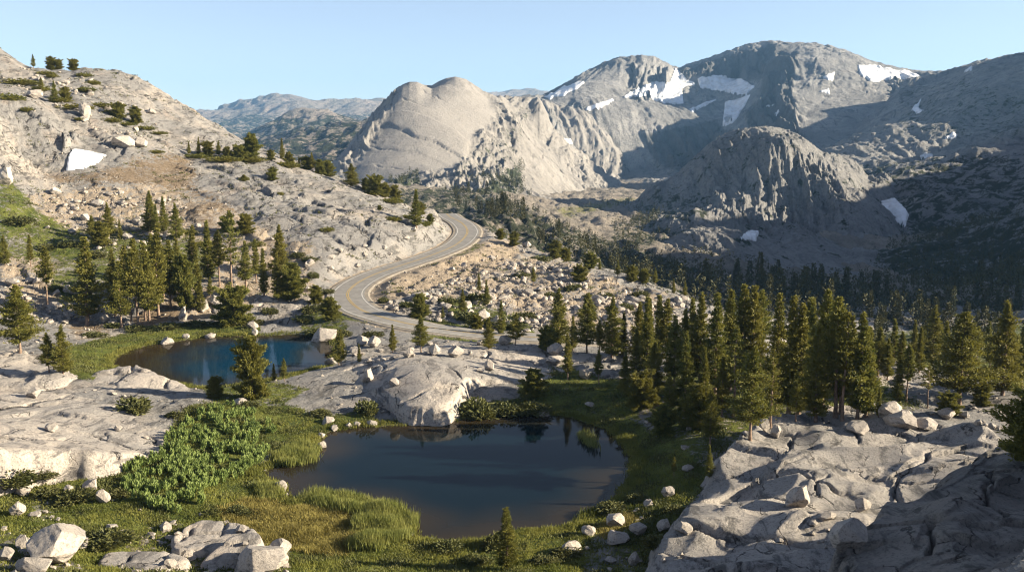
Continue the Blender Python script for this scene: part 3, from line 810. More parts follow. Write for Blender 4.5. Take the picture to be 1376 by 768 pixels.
def cov_valley(f, px, py, cov):
    v = 0.56 * pzone(px, py, [(480, 255), (640, 245), (760, 300), (860, 330), (1000, 380), (1400, 400), (1400, 480), (700, 480), (560, 300)], 10)
    v = np.maximum(v, 0.5 * pzone(px, py, [(820, 300), (960, 270), (960, 300), (860, 340), (820, 330)], 6))
    cov[..., 0] = v
    cov[..., 2] = 0.55 * pzone(px, py, [(740, 280), (850, 262), (860, 272), (800, 285), (760, 295)], 5)
valley = mountain('valley_floor', [
    ('z', 300, -70, 420), ('z', 500, -66, 480), ('z', 300, -95, 700), ('z', 500, -75, 650), ('z', 100, -90, 500), ('z', -200, -90, 500), ('z', -200, -100, 2500),
    (640, 300, 560), (700, 330, 480), (660, 282, 800), (600, 262, 1000), (700, 290, 900), (760, 305, 760), (720, 266, 1200), (800, 286, 1100), (830, 268, 1500), (780, 271, 1400),
    (850, 330, 750), (900, 312, 900), (870, 370, 520), (950, 388, 480), (1000, 362, 650), (1100, 402, 520), (1200, 432, 430), (1300, 432, 430), (1376, 395, 470), (1330, 410, 455), (1450, 380, 480), (1250, 395, 560), (1376, 392, 640),
    ('z', 700, -58, 330), ('z', 900, -66, 330), ('z', 1200, -70, 330), ('z', 1450, -72, 330), ('z', 1700, -70, 330), ('z', 1700, -60, 520),
    ('z', 500, -95, 2500), ('z', 800, -100, 2500), ('z', 1100, -100, 2500), ('z', 1500, -90, 2500), ('z', 1500, -85, 1000), ('z', 550, -62, 1300)],
    -0.7, 0.9, 325, 3000, 620, 520, 'valley', rel(110, 9, 300, 0.5, True, low=0.6, rocky=lambda px, py: np.full(px.shape, 1.15)), cov_valley)

def cov_dome(f, px, py, cov):
    cov[..., 1] = pzone(px, py, [(540, 115), (660, 130), (665, 165), (640, 185), (610, 228), (500, 250), (470, 245), (520, 190)], 8)
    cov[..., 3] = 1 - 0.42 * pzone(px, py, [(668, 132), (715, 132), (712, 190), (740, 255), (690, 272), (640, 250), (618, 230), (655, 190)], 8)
    v = 0.62 * pzone(px, py, [(520, 240), (560, 225), (570, 250), (640, 250), (700, 215), (705, 240), (690, 275), (520, 275)], 8)
    v = np.maximum(v, 0.35 * pzone(px, py, [(600, 230), (655, 190), (700, 135), (720, 140), (690, 230), (640, 265)], 8))
    cov[..., 0] = v
def rel_dome(f):
    x, y = f.X, f.Y
    px, py = project(x, y, f.Z)
    sm = pzone(px, py, [(540, 100), (620, 95), (672, 130), (665, 165), (640, 185), (612, 228), (500, 250), (440, 260), (500, 190)], 10)
    a = rel(260, 22, 310, 0.7, low=0.6, rocky=lambda px, py: 1.15 - 0.75 * pzone(px, py, [(700, 135), (735, 150), (730, 190), (800, 262), (790, 280), (690, 280), (700, 220)], 10))(f)
    ang = 0.9
    xr = x * math.cos(ang) + y * math.sin(ang); yr = -x * math.sin(ang) + y * math.cos(ang)
    ja, ea = joints(x, y, 60, 0.9, 313, 2.2, 3.0)
    b = 5 * fbm(x, y, 220, 5, 312, 0.45) + ja - 2.0 * ea
    return a * (1 - sm) + b * sm
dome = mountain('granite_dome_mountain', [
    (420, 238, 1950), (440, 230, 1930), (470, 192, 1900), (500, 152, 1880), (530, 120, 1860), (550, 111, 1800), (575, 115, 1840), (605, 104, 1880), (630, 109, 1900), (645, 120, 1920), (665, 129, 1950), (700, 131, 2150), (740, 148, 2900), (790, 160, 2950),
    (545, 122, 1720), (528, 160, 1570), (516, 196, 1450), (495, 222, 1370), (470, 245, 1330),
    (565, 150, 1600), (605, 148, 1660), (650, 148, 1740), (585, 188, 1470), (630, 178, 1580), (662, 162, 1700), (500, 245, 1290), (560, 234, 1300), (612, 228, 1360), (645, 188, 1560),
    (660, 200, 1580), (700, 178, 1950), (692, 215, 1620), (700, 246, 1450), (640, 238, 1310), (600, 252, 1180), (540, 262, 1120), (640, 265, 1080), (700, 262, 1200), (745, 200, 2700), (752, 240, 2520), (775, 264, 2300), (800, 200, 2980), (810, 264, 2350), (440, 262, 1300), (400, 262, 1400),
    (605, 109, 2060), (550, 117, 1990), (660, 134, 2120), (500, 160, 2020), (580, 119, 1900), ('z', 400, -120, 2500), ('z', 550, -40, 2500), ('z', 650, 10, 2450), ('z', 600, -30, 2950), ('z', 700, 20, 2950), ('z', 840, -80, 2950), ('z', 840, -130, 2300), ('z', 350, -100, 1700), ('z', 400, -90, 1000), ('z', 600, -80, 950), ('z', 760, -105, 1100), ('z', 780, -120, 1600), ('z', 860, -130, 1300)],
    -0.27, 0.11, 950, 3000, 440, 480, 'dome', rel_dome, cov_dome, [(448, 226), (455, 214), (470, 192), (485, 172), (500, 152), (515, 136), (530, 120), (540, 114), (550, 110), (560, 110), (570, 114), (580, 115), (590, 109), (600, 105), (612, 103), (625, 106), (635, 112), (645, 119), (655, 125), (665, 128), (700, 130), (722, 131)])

CLIFFS = [[(848, 86), (880, 84), (902, 94), (900, 120), (858, 142), (838, 120)], [(912, 92), (1000, 66), (1040, 62), (1035, 105), (1000, 112), (960, 104), (915, 104)],
          [(1030, 55), (1075, 70), (1066, 120), (1075, 190), (1010, 205), (1000, 150), (1020, 130)], [(1195, 100), (1230, 105), (1235, 125), (1200, 130)], [(860, 180), (960, 160), (1000, 200), (960, 250), (880, 220)], [(735, 150), (770, 140), (760, 180), (730, 190)]]
TALUS = [[(700, 145), (735, 150), (730, 190), (790, 262), (800, 285), (690, 280), (705, 200)], [(740, 195), (850, 190), (870, 262), (790, 270)], [(1080, 120), (1150, 120), (1200, 140), (1120, 200), (1080, 190)], [(730, 125), (830, 85), (820, 125), (750, 145)]]
def rocky_massif(px, py):
    k = np.full(px.shape, 0.7)
    for p in TALUS: k = k * (1 - 0.75 * pzone(px, py, p, 8))
    for p in CLIFFS: k = np.maximum(k, 2.3 * pzone(px, py, p, 8))
    return k
def rocky_knob(px, py):
    k = np.full(px.shape, 0.9)
    k = np.maximum(k, 1.7 * pzone(px, py, [(940, 205), (1000, 172), (1060, 172), (1110, 205), (1150, 290), (1100, 330), (1000, 310), (930, 290)], 10))
    return k * (1 - 0.6 * pzone(px, py, [(1000, 325), (1080, 330), (1150, 320), (1170, 400), (1000, 400)], 10))
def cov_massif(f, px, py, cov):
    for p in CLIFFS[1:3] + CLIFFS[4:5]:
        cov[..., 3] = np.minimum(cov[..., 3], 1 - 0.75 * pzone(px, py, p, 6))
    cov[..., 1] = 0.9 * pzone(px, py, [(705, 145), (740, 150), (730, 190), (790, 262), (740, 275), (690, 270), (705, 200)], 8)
    v = 0.35 * pzone(px, py, [(840, 250), (900, 200), (980, 190), (980, 260), (880, 285)], 10)
    cov[..., 0] = np.maximum(v, 0.38 * pzone(px, py, [(690, 135), (740, 130), (735, 160), (700, 200)], 8))
massif = mountain('summit_massif', [
    (690, 140, 2900), (730, 126, 3000), (760, 111, 3200), (800, 89, 3300), (840, 75, 3400), (880, 77, 3400), (903, 88, 3450), (915, 92, 3520), (940, 81, 3520), (970, 71, 3500), (1000, 61, 3500), (1040, 55, 3400), (1090, 57, 3300), (1130, 65, 3300), (1170, 81, 3200), (1210, 91, 3200), (1250, 95, 3150), (1300, 86, 3100), (1376, 72, 3100), (1460, 60, 3100),
    (875, 100, 3320), (900, 112, 3290), (850, 132, 3130), (845, 88, 3330), (822, 128, 3050), (800, 150, 2880), (760, 135, 2950), (800, 112, 3100), (740, 150, 2700),
    (870, 122, 3230), (920, 110, 3380), (960, 122, 3300), (1000, 112, 3380), (940, 152, 3000), (990, 150, 3080), (880, 152, 2950), (960, 97, 3390), (1005, 90, 3370), (925, 100, 3400), (1000, 67, 3750), (1090, 66, 3700), (950, 90, 3800), (1180, 92, 3550), (850, 90, 3700), (800, 100, 3600), (1250, 103, 3500),
    (1047, 62, 3350), (1052, 92, 3080), (1047, 122, 2880), (1042, 150, 2730), (1037, 180, 2560), (1018, 140, 3000), (1005, 180, 2720), (1030, 100, 3250),
    (1080, 100, 3020), (1100, 140, 2760), (1100, 180, 2520), (1150, 110, 2950), (1190, 99, 3080), (1160, 150, 2650), (1210, 130, 2800), (1230, 150, 2600), (1250, 115, 2950),
    (770, 190, 2800), (765, 228, 2620), (790, 250, 2480), (800, 263, 2300), (850, 200, 2820), (850, 240, 2560), (900, 190, 2860), (870, 262, 2300), (950, 200, 2780), (1000, 205, 2650), (920, 240, 2500), (960, 260, 2250), (1040, 215, 2420), (1060, 235, 2250), (1150, 200, 2350), (1250, 180, 2450),
    (720, 150, 2780), (715, 190, 2560), (735, 230, 2380), (765, 258, 2150), (700, 258, 1850), (700, 266, 1550), (800, 274, 1750), (660, 200, 2400),
    ('z', 600, -60, 2500), ('z', 650, 60, 3000), ('z', 700, 0, 3800), ('z', 850, 80, 4200), ('z', 1050, 120, 4200), ('z', 1300, 100, 4000), ('z', 1460, 0, 2000), ('z', 1100, -110, 1600), ('z', 1300, -60, 1700), ('z', 800, -110, 1300), ('z', 1000, -120, 1300)],
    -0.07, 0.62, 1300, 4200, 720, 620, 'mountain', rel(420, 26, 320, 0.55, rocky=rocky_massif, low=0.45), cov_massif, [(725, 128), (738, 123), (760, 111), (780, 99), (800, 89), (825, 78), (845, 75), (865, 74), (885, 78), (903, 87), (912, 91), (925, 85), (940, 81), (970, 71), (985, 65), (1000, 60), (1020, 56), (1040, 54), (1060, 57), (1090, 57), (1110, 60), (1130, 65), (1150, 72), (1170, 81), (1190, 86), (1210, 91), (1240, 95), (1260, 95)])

def cov_right(f, px, py, cov):
    v = 0.50 * pzone(px, py, [(1100, 230), (1200, 210), (1400, 200), (1400, 420), (1100, 430), (1180, 340)], 15)
    v = np.maximum(v, 0.38 * pzone(px, py, [(1200, 110), (1300, 100), (1400, 130), (1400, 200), (1200, 180)], 12))
    v = np.maximum(v, 0.62 * pzone(px, py, [(1160, 330), (1230, 300), (1400, 300), (1400, 420), (1200, 430), (1150, 390)], 12))
    cov[..., 0] = v * (1 - pzone(px, py, [(1010, 330), (1130, 300), (1190, 360), (1170, 410), (1000, 410)], 8))
    cov[..., 1] = pzone(px, py, [(1010, 330), (1130, 300), (1190, 360), (1170, 410), (1000, 410)], 8)
right = mountain('shaded_mountainside', [
    (1235, 105, 2700), (1260, 98, 2650), (1300, 87, 2450), (1376, 70, 2250), ('z', 1440, 235, 2150), ('z', 1520, 340, 2050), ('z', 1700, 430, 2050), ('z', 1600, 330, 2450), (1230, 135, 2400), (1240, 170, 2000), (1200, 172, 1800), (1290, 140, 2000), (1376, 140, 1750), (1376, 200, 1350), (1310, 200, 1500), (1250, 200, 1600), (1300, 260, 1150),
    (1376, 300, 950), (1250, 290, 1050), (1200, 340, 850), (1150, 400, 620), (1300, 370, 720), (1376, 365, 680), (1150, 250, 1400), (1140, 190, 1700), (1110, 200, 1700), (1200, 235, 1380), (1190, 290, 1100), (1100, 395, 640), (1100, 340, 850), (1050, 395, 640), (1040, 350, 860),
    ('z', 1500, 15, 1100), ('z', 1600, 65, 1100), ('z', 1780, 125, 1100), ('z', 1500, 80, 1500), ('z', 1650, 130, 1600), ('z', 1500, -5, 800), ('z', 1650, 55, 800), ('z', 1800, 110, 800), ('z', 1500, -30, 600), ('z', 1650, 35, 600), ('z', 1800, 85, 600), ('z', 1830, 440, 2200), ('z', 1950, 70, 480), ('z', 2150, 115, 480), ('z', 1950, 85, 650), ('z', 2200, 130, 650), ('z', 1700, -25, 430), ('z', 1950, 40, 405), ('z', 1500, -75, 420), ('z', 1200, -100, 420), ('z', 2200, 140, 1000), ('z', 2200, 250, 1600),  # added heights outside the view, set so the ridge shades valley and knob
    ('z', 1000, -110, 1800), ('z', 1000, -115, 1200), ('z', 1000, -95, 700), ('z', 1050, -100, 580), ('z', 1300, -90, 560), ('z', 1100, -60, 2400), ('z', 1180, 20, 2800), ('z', 1400, 100, 2900), ('z', 1700, 150, 2900)],
    0.20, 1.15, 400, 2900, 760, 620, 'mountain', rel(240, 17, 330, 0.5), cov_right, [(1240, 104), (1260, 98), (1280, 93), (1300, 87), (1340, 77), (1376, 70), (1420, 62)])

def cov_knob(f, px, py, cov):
    v = 0.45 * pzone(px, py, [(840, 290), (880, 250), (960, 260), (960, 300), (870, 340), (840, 330)], 10)
    v = np.maximum(v, 0.35 * pzone(px, py, [(880, 330), (1000, 350), (1060, 370), (960, 400), (870, 380)], 10))
    cov[..., 0] = np.maximum(v, 0.31)
    cov[..., 1] = 0.6
knob = mountain('rocky_knob_mountain', [
    (860, 268, 1260), (885, 250, 1260), (910, 234, 1250), (940, 205, 1230), (970, 182, 1215), (1000, 172, 1200), (1030, 169, 1185), (1060, 175, 1180), (1085, 188, 1170), (1105, 204, 1170), (1128, 205, 1230), (1150, 215, 1240), (1168, 240, 1210), (1176, 270, 1160), (1178, 295, 1110),
    (1040, 180, 1130), (1070, 205, 1130), (1095, 235, 1100), (1115, 270, 1060), (1128, 300, 1010), (1120, 240, 1090), (1135, 262, 1060), (1140, 290, 1010), (1155, 260, 1090),
    (1020, 215, 1140), (1050, 255, 1090), (1080, 300, 1030), (980, 220, 1160), (960, 260, 1110), (1000, 280, 1060), (920, 270, 1130), (900, 295, 1040), (1040, 318, 980), (1090, 328, 980), (1125, 325, 900), (1160, 310, 1000),
    (860, 330, 850), (900, 306, 860), (940, 291, 880), (965, 300, 860), (1000, 318, 810), (1060, 336, 790), (1075, 350, 750), (1000, 368, 650), (930, 372, 640), (870, 352, 720), (1050, 375, 660),
    ('z', 820, -90, 1200), ('z', 820, -90, 900), ('z', 820, -85, 640), ('z', 900, -100, 1500), ('z', 1050, -110, 1500), ('z', 1200, -100, 1400), ('z', 1230, -110, 1100), ('z', 1200, -110, 800), ('z', 1100, -105, 600), ('z', 950, -90, 580)],
    0.09, 0.42, 580, 1500, 520, 520, 'mountain', rel(130, 10, 340, 0.55, rocky=rocky_knob), cov_knob, [(895, 243), (910, 232), (925, 218), (940, 204), (955, 191), (970, 181), (985, 175), (1000, 172), (1030, 169), (1045, 171), (1060, 175), (1072, 180), (1085, 188), (1105, 204), (1128, 207), (1150, 216), (1166, 236)])

def cov_far(f, px, py, cov):
    cov[..., 0] = 0.55 * pzone(px, py, [(250, 165), (340, 150), (420, 160), (430, 152), (520, 150), (560, 165), (560, 230), (250, 230)], 6)
mountain('distant_plateau_range', [
    (150, 160, 9000), (240, 156, 9000), (285, 152, 9000), (320, 141, 9000), (352, 131, 9000), (400, 133, 9200), (450, 136, 9200), (490, 138, 9200), (530, 140, 9200), (600, 140, 9200), (680, 128, 11500), (712, 120, 11500), (740, 128, 11500),
    (300, 170, 7500), (400, 150, 8000), (500, 158, 7800), (300, 190, 6000), (500, 182, 6000), (600, 185, 6000), (700, 150, 9000), (700, 185, 6000), (150, 185, 6000), (800, 150, 11500), (800, 185, 6000), ('z', 300, -200, 13000), ('z', 700, 100, 13500), ('z', 500, -100, 13000)],
    -0.45, 0.12, 5600, 13600, 300, 300, 'far', rel(900, 50, 350, 0.4), cov_far)
mountain('distant_forested_ridge', [
    (300, 200, 4600), (340, 182, 4600), (375, 163, 4600), (400, 151, 4600), (432, 153, 4700), (470, 163, 4700), (500, 172, 4700), (560, 180, 4800),
    (420, 170, 4200), (470, 180, 4200), (370, 190, 4000), (360, 188, 3300), (400, 178, 3350), (440, 168, 3400), (480, 165, 3450), (520, 160, 3500), (560, 160, 3500), (350, 205, 3000), (450, 205, 2800), (520, 200, 2900), (300, 215, 3000), (400, 225, 2600), (500, 225, 2600),
    ('z', 300, -150, 5400), ('z', 450, 0, 5400), ('z', 560, -50, 5400), ('z', 200, -120, 4500), ('z', 200, -120, 2600)],
    -0.42, -0.05, 2550, 5500, 260, 260, 'far', rel(420, 26, 360, 0.4), cov_far)

# ---------------------------------------------------------------- snow
def snow(label, field, polys, lift, seed, group='snow patches on the mountains', rag=1.5):
    """old snow lying on the slope: a sheet with its own thickness over the rock"""
    px, py = field.px, field.py
    d = np.full(field.X.shape, 1e9)
    for p in polys:
        bb = np.array(p)
        m = (px > bb[:, 0].min() - 12) & (px < bb[:, 0].max() + 12) & (py > bb[:, 1].min() - 12) & (py < bb[:, 1].max() + 12)
        if m.any():
            d[m] = np.minimum(d[m], poly_sdf(px[m], py[m], p))
    s = np.maximum(field.Y / 1500.0, 0.7)
    d = d + rag * fbm(field.X / (22 * s), field.Y / (34 * s), 1.0, 3, seed + 5) + 1.6 * noise(field.X / (14 * s), field.Y / (30 * s), seed) + 1.0 * noise(field.X / (5 * s), field.Y / (12 * s), seed + 1)
    sl = field.Z / field.Y
    keep = (d < 0.8) & (sl >= np.maximum.accumulate(sl, 0) - 0.004)
    if not keep.any():
        print('no snow', label); return
    z = field.Z + np.where(d < 0, lift * np.clip(-d / 1.5, 0.15, 1), -lift * 0.9)
    # one patch is one piece: keep its largest piece only
    rows = np.nonzero(keep.any(1))[0]; cols = np.nonzero(keep.any(0))[0]
    sub = keep[rows[0]:rows[-1] + 1, cols[0]:cols[-1] + 1]
    cell = sub[:-1, :-1] & sub[1:, :-1] & sub[:-1, 1:] & sub[1:, 1:]
    lab = np.zeros(cell.shape, int); n = 0; best = (0, 0)
    for i, j in zip(*np.nonzero(cell)):
        if lab[i, j]: continue
        n += 1; st = [(i, j)]; lab[i, j] = n; cnt = 0
        while st:
            a, b = st.pop(); cnt += 1
            for da, db in ((1, 0), (-1, 0), (0, 1), (0, -1)):
                c_, e_ = a + da, b + db
                if 0 <= c_ < cell.shape[0] and 0 <= e_ < cell.shape[1] and cell[c_, e_] and not lab[c_, e_]:
                    lab[c_, e_] = n; st.append((c_, e_))
        best = max(best, (cnt, n))
    if n == 0:
        print('no snow cells', label); return
    m = lab == best[1]
    k2 = np.zeros(sub.shape, bool)
    for da in (0, 1):
        for db in (0, 1):
            k2[da:da + m.shape[0], db:db + m.shape[1]] |= m
    keep = np.zeros_like(keep); keep[rows[0]:rows[-1] + 1, cols[0]:cols[-1] + 1] = k2
    rows = np.nonzero(keep.any(1))[0]; cols = np.nonzero(keep.any(0))[0]
    r = slice(max(rows[0] - 1, 0), rows[-1] + 2); c = slice(max(cols[0] - 1, 0), cols[-1] + 2)
    me = grid_mesh('snow_patch', field.X[r, c], field.Y[r, c], z[r, c], keep[r, c])
    if len(me.polygons) == 0:
        print('no snow faces', label); return
    link('snow_patch', me, M['snow'], label=label, cat='snow patch', group=group)

near.px, near.py = project(near.X, near.Y, near.Z)
def snow_near():
    bb = [(90, 228), (91, 208), (97, 199), (120, 203), (145, 209), (128, 220), (110, 226)]
    snow('bright snow patch at the foot of the left cliff', near, [bb], 0.6, 501)
snow_near()
snow('ragged snowfield at the foot of the left summit cliff', massif, [[(838, 131), (863, 114), (900, 108), (908, 93), (922, 104), (932, 113), (916, 119), (919, 139), (891, 140), (872, 129)]], 5, 502, rag=3.0)
snow('ragged snow band below the headwall of the highest summit', massif, [[(934, 105), (969, 101), (1000, 108), (1015, 116), (1002, 130), (985, 128), (960, 121), (940, 118)]], 5, 522, rag=3.0)
snow('thin snow streak under the ragged snow band', massif, [[(925, 147), (945, 138), (962, 134), (948, 143), (930, 152)]], 4, 523)
snow('curved snow strip at the lower left of the highest snowfield', massif, [[(972, 160), (985, 152), (988, 166), (974, 168)]], 4, 503)
snow('small snow wedge under the dark buttress', massif, [[(1038, 158), (1046, 145), (1052, 158)]], 4, 504)
snow('thin snow band left of the dark buttress', massif, [[(1012, 148), (1044, 138), (1048, 142), (1018, 151)]], 4, 505)
snow('wide snow patch along the skyline right of the summit', massif, [[(1150, 86), (1175, 88), (1225, 97), (1240, 103), (1200, 107), (1170, 110), (1155, 102)]], 4, 506)
snow('upper snow fleck on the sunlit summit slope', massif, [[(1101, 105), (1123, 96), (1119, 109)]], 4, 507)
snow('lower snow fleck on the sunlit summit slope', massif, [[(1102, 123), (1115, 117), (1117, 129)]], 4, 520)
snow('snow lobe under the right end of the highest snowfield', massif, [[(975, 138), (1010, 126), (990, 162), (970, 170)]], 4, 521)
snow('slanting snow strip on the left summit ridge', massif, [[(731, 130), (755, 118), (785, 108), (786, 112), (760, 127), (738, 134)]], 4, 508)
snow('hooked snow gully between dome and left summit', massif, [[(722, 168), (738, 140), (748, 142), (732, 160), (738, 176), (724, 172)]], 4, 509)
snow('snow tongue below the sunlit cliff of the left summit', massif, [[(782, 146), (800, 140), (824, 132), (826, 136), (806, 147), (788, 150)]], 4, 510)
snow('small patch of snow high in the shaded bowl', massif, [[(750, 186), (772, 186), (774, 194), (760, 195)]], 4, 511)
snow('isolated snow patch at the floor of the shaded bowl', massif, [[(773, 246), (785, 237), (797, 240), (800, 250), (785, 252)]], 4, 512)
snow('snow strip in the gully right of the sunlit slope', right, [[(1220, 150), (1232, 140), (1240, 122), (1243, 126), (1236, 144), (1248, 152), (1232, 154)]], 4, 513)
snow('short snow bar high on the shaded right ridge', right, [[(1286, 100), (1306, 90), (1306, 94), (1290, 101)]], 4, 514)
snow('small oval snow patch in mid slope on the right', right, [[(1269, 186), (1282, 177), (1288, 184), (1276, 188)]], 3, 515)
snow('flat snow patch above the cleft beside the knob', right, [[(1232, 212), (1244, 206), (1258, 208), (1250, 214), (1238, 215)]], 3, 516)
snow('large triangular snow drift in the cleft beside the rocky knob', right, [[(1166, 292), (1180, 256), (1196, 264), (1222, 288), (1219, 306), (1196, 307), (1170, 299)]], 5, 517)
snow('snow ledge below the front of the rocky knob', knob, [[(993, 322), (1005, 312), (1020, 312), (1016, 322)]], 2.5, 518)
# ================================================================ plants and loose rock: shared shapes
ORD = ('first second third fourth fifth sixth seventh eighth ninth tenth eleventh twelfth thirteenth fourteenth fifteenth sixteenth seventeenth eighteenth nineteenth twentieth '
       'twenty-first twenty-second twenty-third twenty-fourth twenty-fifth twenty-sixth twenty-seventh twenty-eighth twenty-ninth thirtieth thirty-first thirty-second thirty-third '
       'thirty-fourth thirty-fifth thirty-sixth thirty-seventh thirty-eighth thirty-ninth fortieth').split()

def unit(v):
    return v / (np.linalg.norm(v, axis=-1, keepdims=True) + 1e-9)

def blades(base, direc, length, width, r, fold=0.25, mid=0.55):
    """leaf or needle-spray shaped quads: base, side, tip, side"""
    n = len(base)
    direc = unit(direc)
    side = unit(np.cross(direc, unit(r.normal(size=(n, 3)))))
    nor = np.cross(direc, side)
    L = np.asarray(length).reshape(-1, 1); Wd = np.asarray(width).reshape(-1, 1)
    m = base + direc * L * mid + nor * Wd * fold
    co = np.stack([base, m + side * Wd * 0.5, base + direc * L, m - side * Wd * 0.5], 1).reshape(-1, 3)
    f = np.arange(n * 4).reshape(-1, 4)
    return co, f

def tube(p, rad, sides=5):
    """tapered tube along points p"""
    p = np.asarray(p, float); n = len(p)
    d = unit(np.gradient(p, axis=0))
    ref = np.where(np.abs(d[:, 2:3]) > 0.9, np.array([[1.0, 0, 0]]), np.array([[0, 0, 1.0]]))
    a = unit(np.cross(d, ref)); b = np.cross(d, a)
    an = np.linspace(0, 2 * np.pi, sides, endpoint=False)
    co = (p[:, None] + np.asarray(rad)[:, None, None] * (a[:, None] * np.cos(an)[None, :, None] + b[:, None] * np.sin(an)[None, :, None])).reshape(-1, 3)
    f = []
    for i in range(n - 1):
        for s in range(sides):
            s2 = (s + 1) % sides
            f.append((i * sides + s, i * sides + s2, (i + 1) * sides + s2, (i + 1) * sides + s))
    return co, np.array(f)

def merge(parts):
    co = []; fs = []; o = 0
    for c, f in parts:
        co.append(c); fs.append(f + o); o += len(c)
    return np.vstack(co), np.vstack(fs)

def pine(seed, R=1.9, c0=0.12, nb=130, power=0.8, full=1.7, lump=0.3, dens=1.0, size=1.0, lean=0.0, forks=1):
    """a 12 m pine: (trunk mesh, crown mesh)"""
    r = np.random.default_rng(seed)
    H = 12.0
    wood = []
    zs = np.linspace(-0.4, H * 0.97, 9)
    bx = lean * (zs / H) ** 2 * H + 0.12 * np.cumsum(r.normal(size=9)) * 0.4; by = 0.12 * np.cumsum(r.normal(size=9)) * 0.4
    stem = np.stack([bx, by, zs], 1)
    rad = 0.20 * (1 - zs / H * 0.93) + 0.01; rad[0] *= 1.35
    wood.append(tube(stem, rad, 6))
    lumps = r.uniform(0, 6.28, 6)
    base = []; direc = []; ln = []; wd = []
    for i in range(nb):
        t = ((i + r.uniform(-0.8, 0.8)) / nb); t = min(max(t, 0.0), 1.0)
        z = H * (c0 + (1 - c0) * t)
        az = i * 2.39996 + r.uniform(-0.5, 0.5)
        prof = min(1.0, (1 - t) * full) ** power * min(1.0, 0.45 + t * 5)
        lum = 1 + lump * (math.sin(z * 1.9 + lumps[0]) * 0.5 + math.sin(az * 2 + z * 0.8 + lumps[1]) * 0.5)
        Lb = max(0.22, R * prof * lum * r.uniform(0.62, 1.12))
        el = math.radians(-14 + 62 * t ** 1.3 + r.uniform(-10, 10))
        o = np.array([np.interp(z, zs, bx), np.interp(z, zs, by), z])
        dh = np.array([math.cos(az), math.sin(az), 0.0])
        ss = np.linspace(0, 1, 4)
        pts = o + np.outer(ss * Lb * math.cos(el), dh) + np.outer(Lb * (math.sin(el) * ss + 0.28 * ss ** 2 - 0.06 * math.sin(3.1 * 1) * ss), [0, 0, 1])
        if Lb > 0.6:
            wood.append(tube(pts[:3], [0.045 * size + 0.012 * Lb, 0.03, 0.012], 3))
        # needle pads: dense towards the tip, flattened, open near the stem
        ns = max(4, int((4 + Lb * 6.5) * dens))
        for s in np.sort(1.02 - 0.8 * r.uniform(0, 1, ns) ** 1.5):
            c = o + dh * (s * Lb * math.cos(el)) + np.array([0, 0, Lb * (math.sin(el) * s + 0.28 * s * s)])
            k = 9
            tip = 1 - 0.5 * t ** 4
            sp = (0.13 + 0.17 * s * min(Lb, 2.2)) * tip
            cb = c + r.normal(size=(k, 3)) * np.array([sp, sp, sp * 0.33])
            dd = dh * 0.75 + np.array([0, 0, 0.6]) + r.normal(size=(k, 3)) * 0.5
            base.append(cb); direc.append(dd); ln.append(r.uniform(0.28, 0.55, k) * size * tip); wd.append(r.uniform(0.10, 0.20, k) * size)
    # leader
    k = 26
    zz = r.uniform(H * 0.93, H * 1.0, k)
    cb = np.stack([np.interp(zz, zs, bx), np.interp(zz, zs, by), zz], 1) + r.normal(size=(k, 3)) * 0.05
    base.append(cb); direc.append(r.normal(size=(k, 3)) * 0.5 + np.array([0, 0, 1.1])); ln.append(r.uniform(0.2, 0.38, k)); wd.append(r.uniform(0.08, 0.13, k))
    co, f = blades(np.vstack(base), np.vstack(direc), np.concatenate(ln), np.concatenate(wd), r)
    crown = raw_mesh('crown', co, f); crown.materials.append(M['pine'])
    wc, wf = merge(wood)
    trunk = raw_mesh('trunk', wc, wf, True); trunk.materials.append(M['bark'])
    return trunk, crown

PINES = {
    'cone': [pine(11, 1.75, 0.10, 88, 1.0, 1.1), pine(12, 1.6, 0.06, 92, 1.05, 1.08), pine(13, 1.9, 0.16, 80, 0.95, 1.15, 0.45), pine(14, 1.7, 0.12, 84, 1.0, 1.1, 0.45), pine(15, 1.8, 0.2, 74, 0.9, 1.15, 0.5), pine(16, 1.55, 0.05, 90, 1.1, 1.05, 0.3)],
    'slim': [pine(21, 1.1, 0.16, 80, 0.9, 1.3, 0.35), pine(22, 1.25, 0.32, 66, 0.85, 1.4, 0.45), pine(23, 1.0, 0.08, 84, 0.95, 1.2, 0.3), pine(24, 1.3, 0.40, 58, 0.8, 1.5, 0.5), pine(25, 1.05, 0.22, 70, 0.9, 1.3, 0.45, 1.0, 1.0, 0.03)],
    'wide': [pine(31, 2.35, 0.06, 100, 0.95, 1.12, 0.45, 1.05), pine(32, 2.5, 0.16, 88, 0.85, 1.25, 0.55, 1.05), pine(33, 2.3, 0.05, 98, 0.95, 1.12, 0.5, 1.05), pine(34, 2.4, 0.2, 82, 0.9, 1.2, 0.55, 1.05)],
    'sparse': [pine(61, 1.1, 0.35, 40, 0.8, 1.6, 0.6, 0.45), pine(62, 0.9, 0.25, 46, 0.7, 1.8, 0.6, 0.35, 1.0, 0.04), pine(63, 1.2, 0.45, 34, 0.7, 1.8, 0.6, 0.5, 1.0, -0.03)],
    'bush': [pine(41, 4.2, 0.02, 170, 0.55, 2.0, 0.5, 0.9, 1.7), pine(42, 4.8, 0.02, 170, 0.5, 2.3, 0.6, 0.9, 1.8, 0.06), pine(43, 3.8, 0.03, 160, 0.6, 1.9, 0.6, 0.9, 1.7, -0.05)],
}
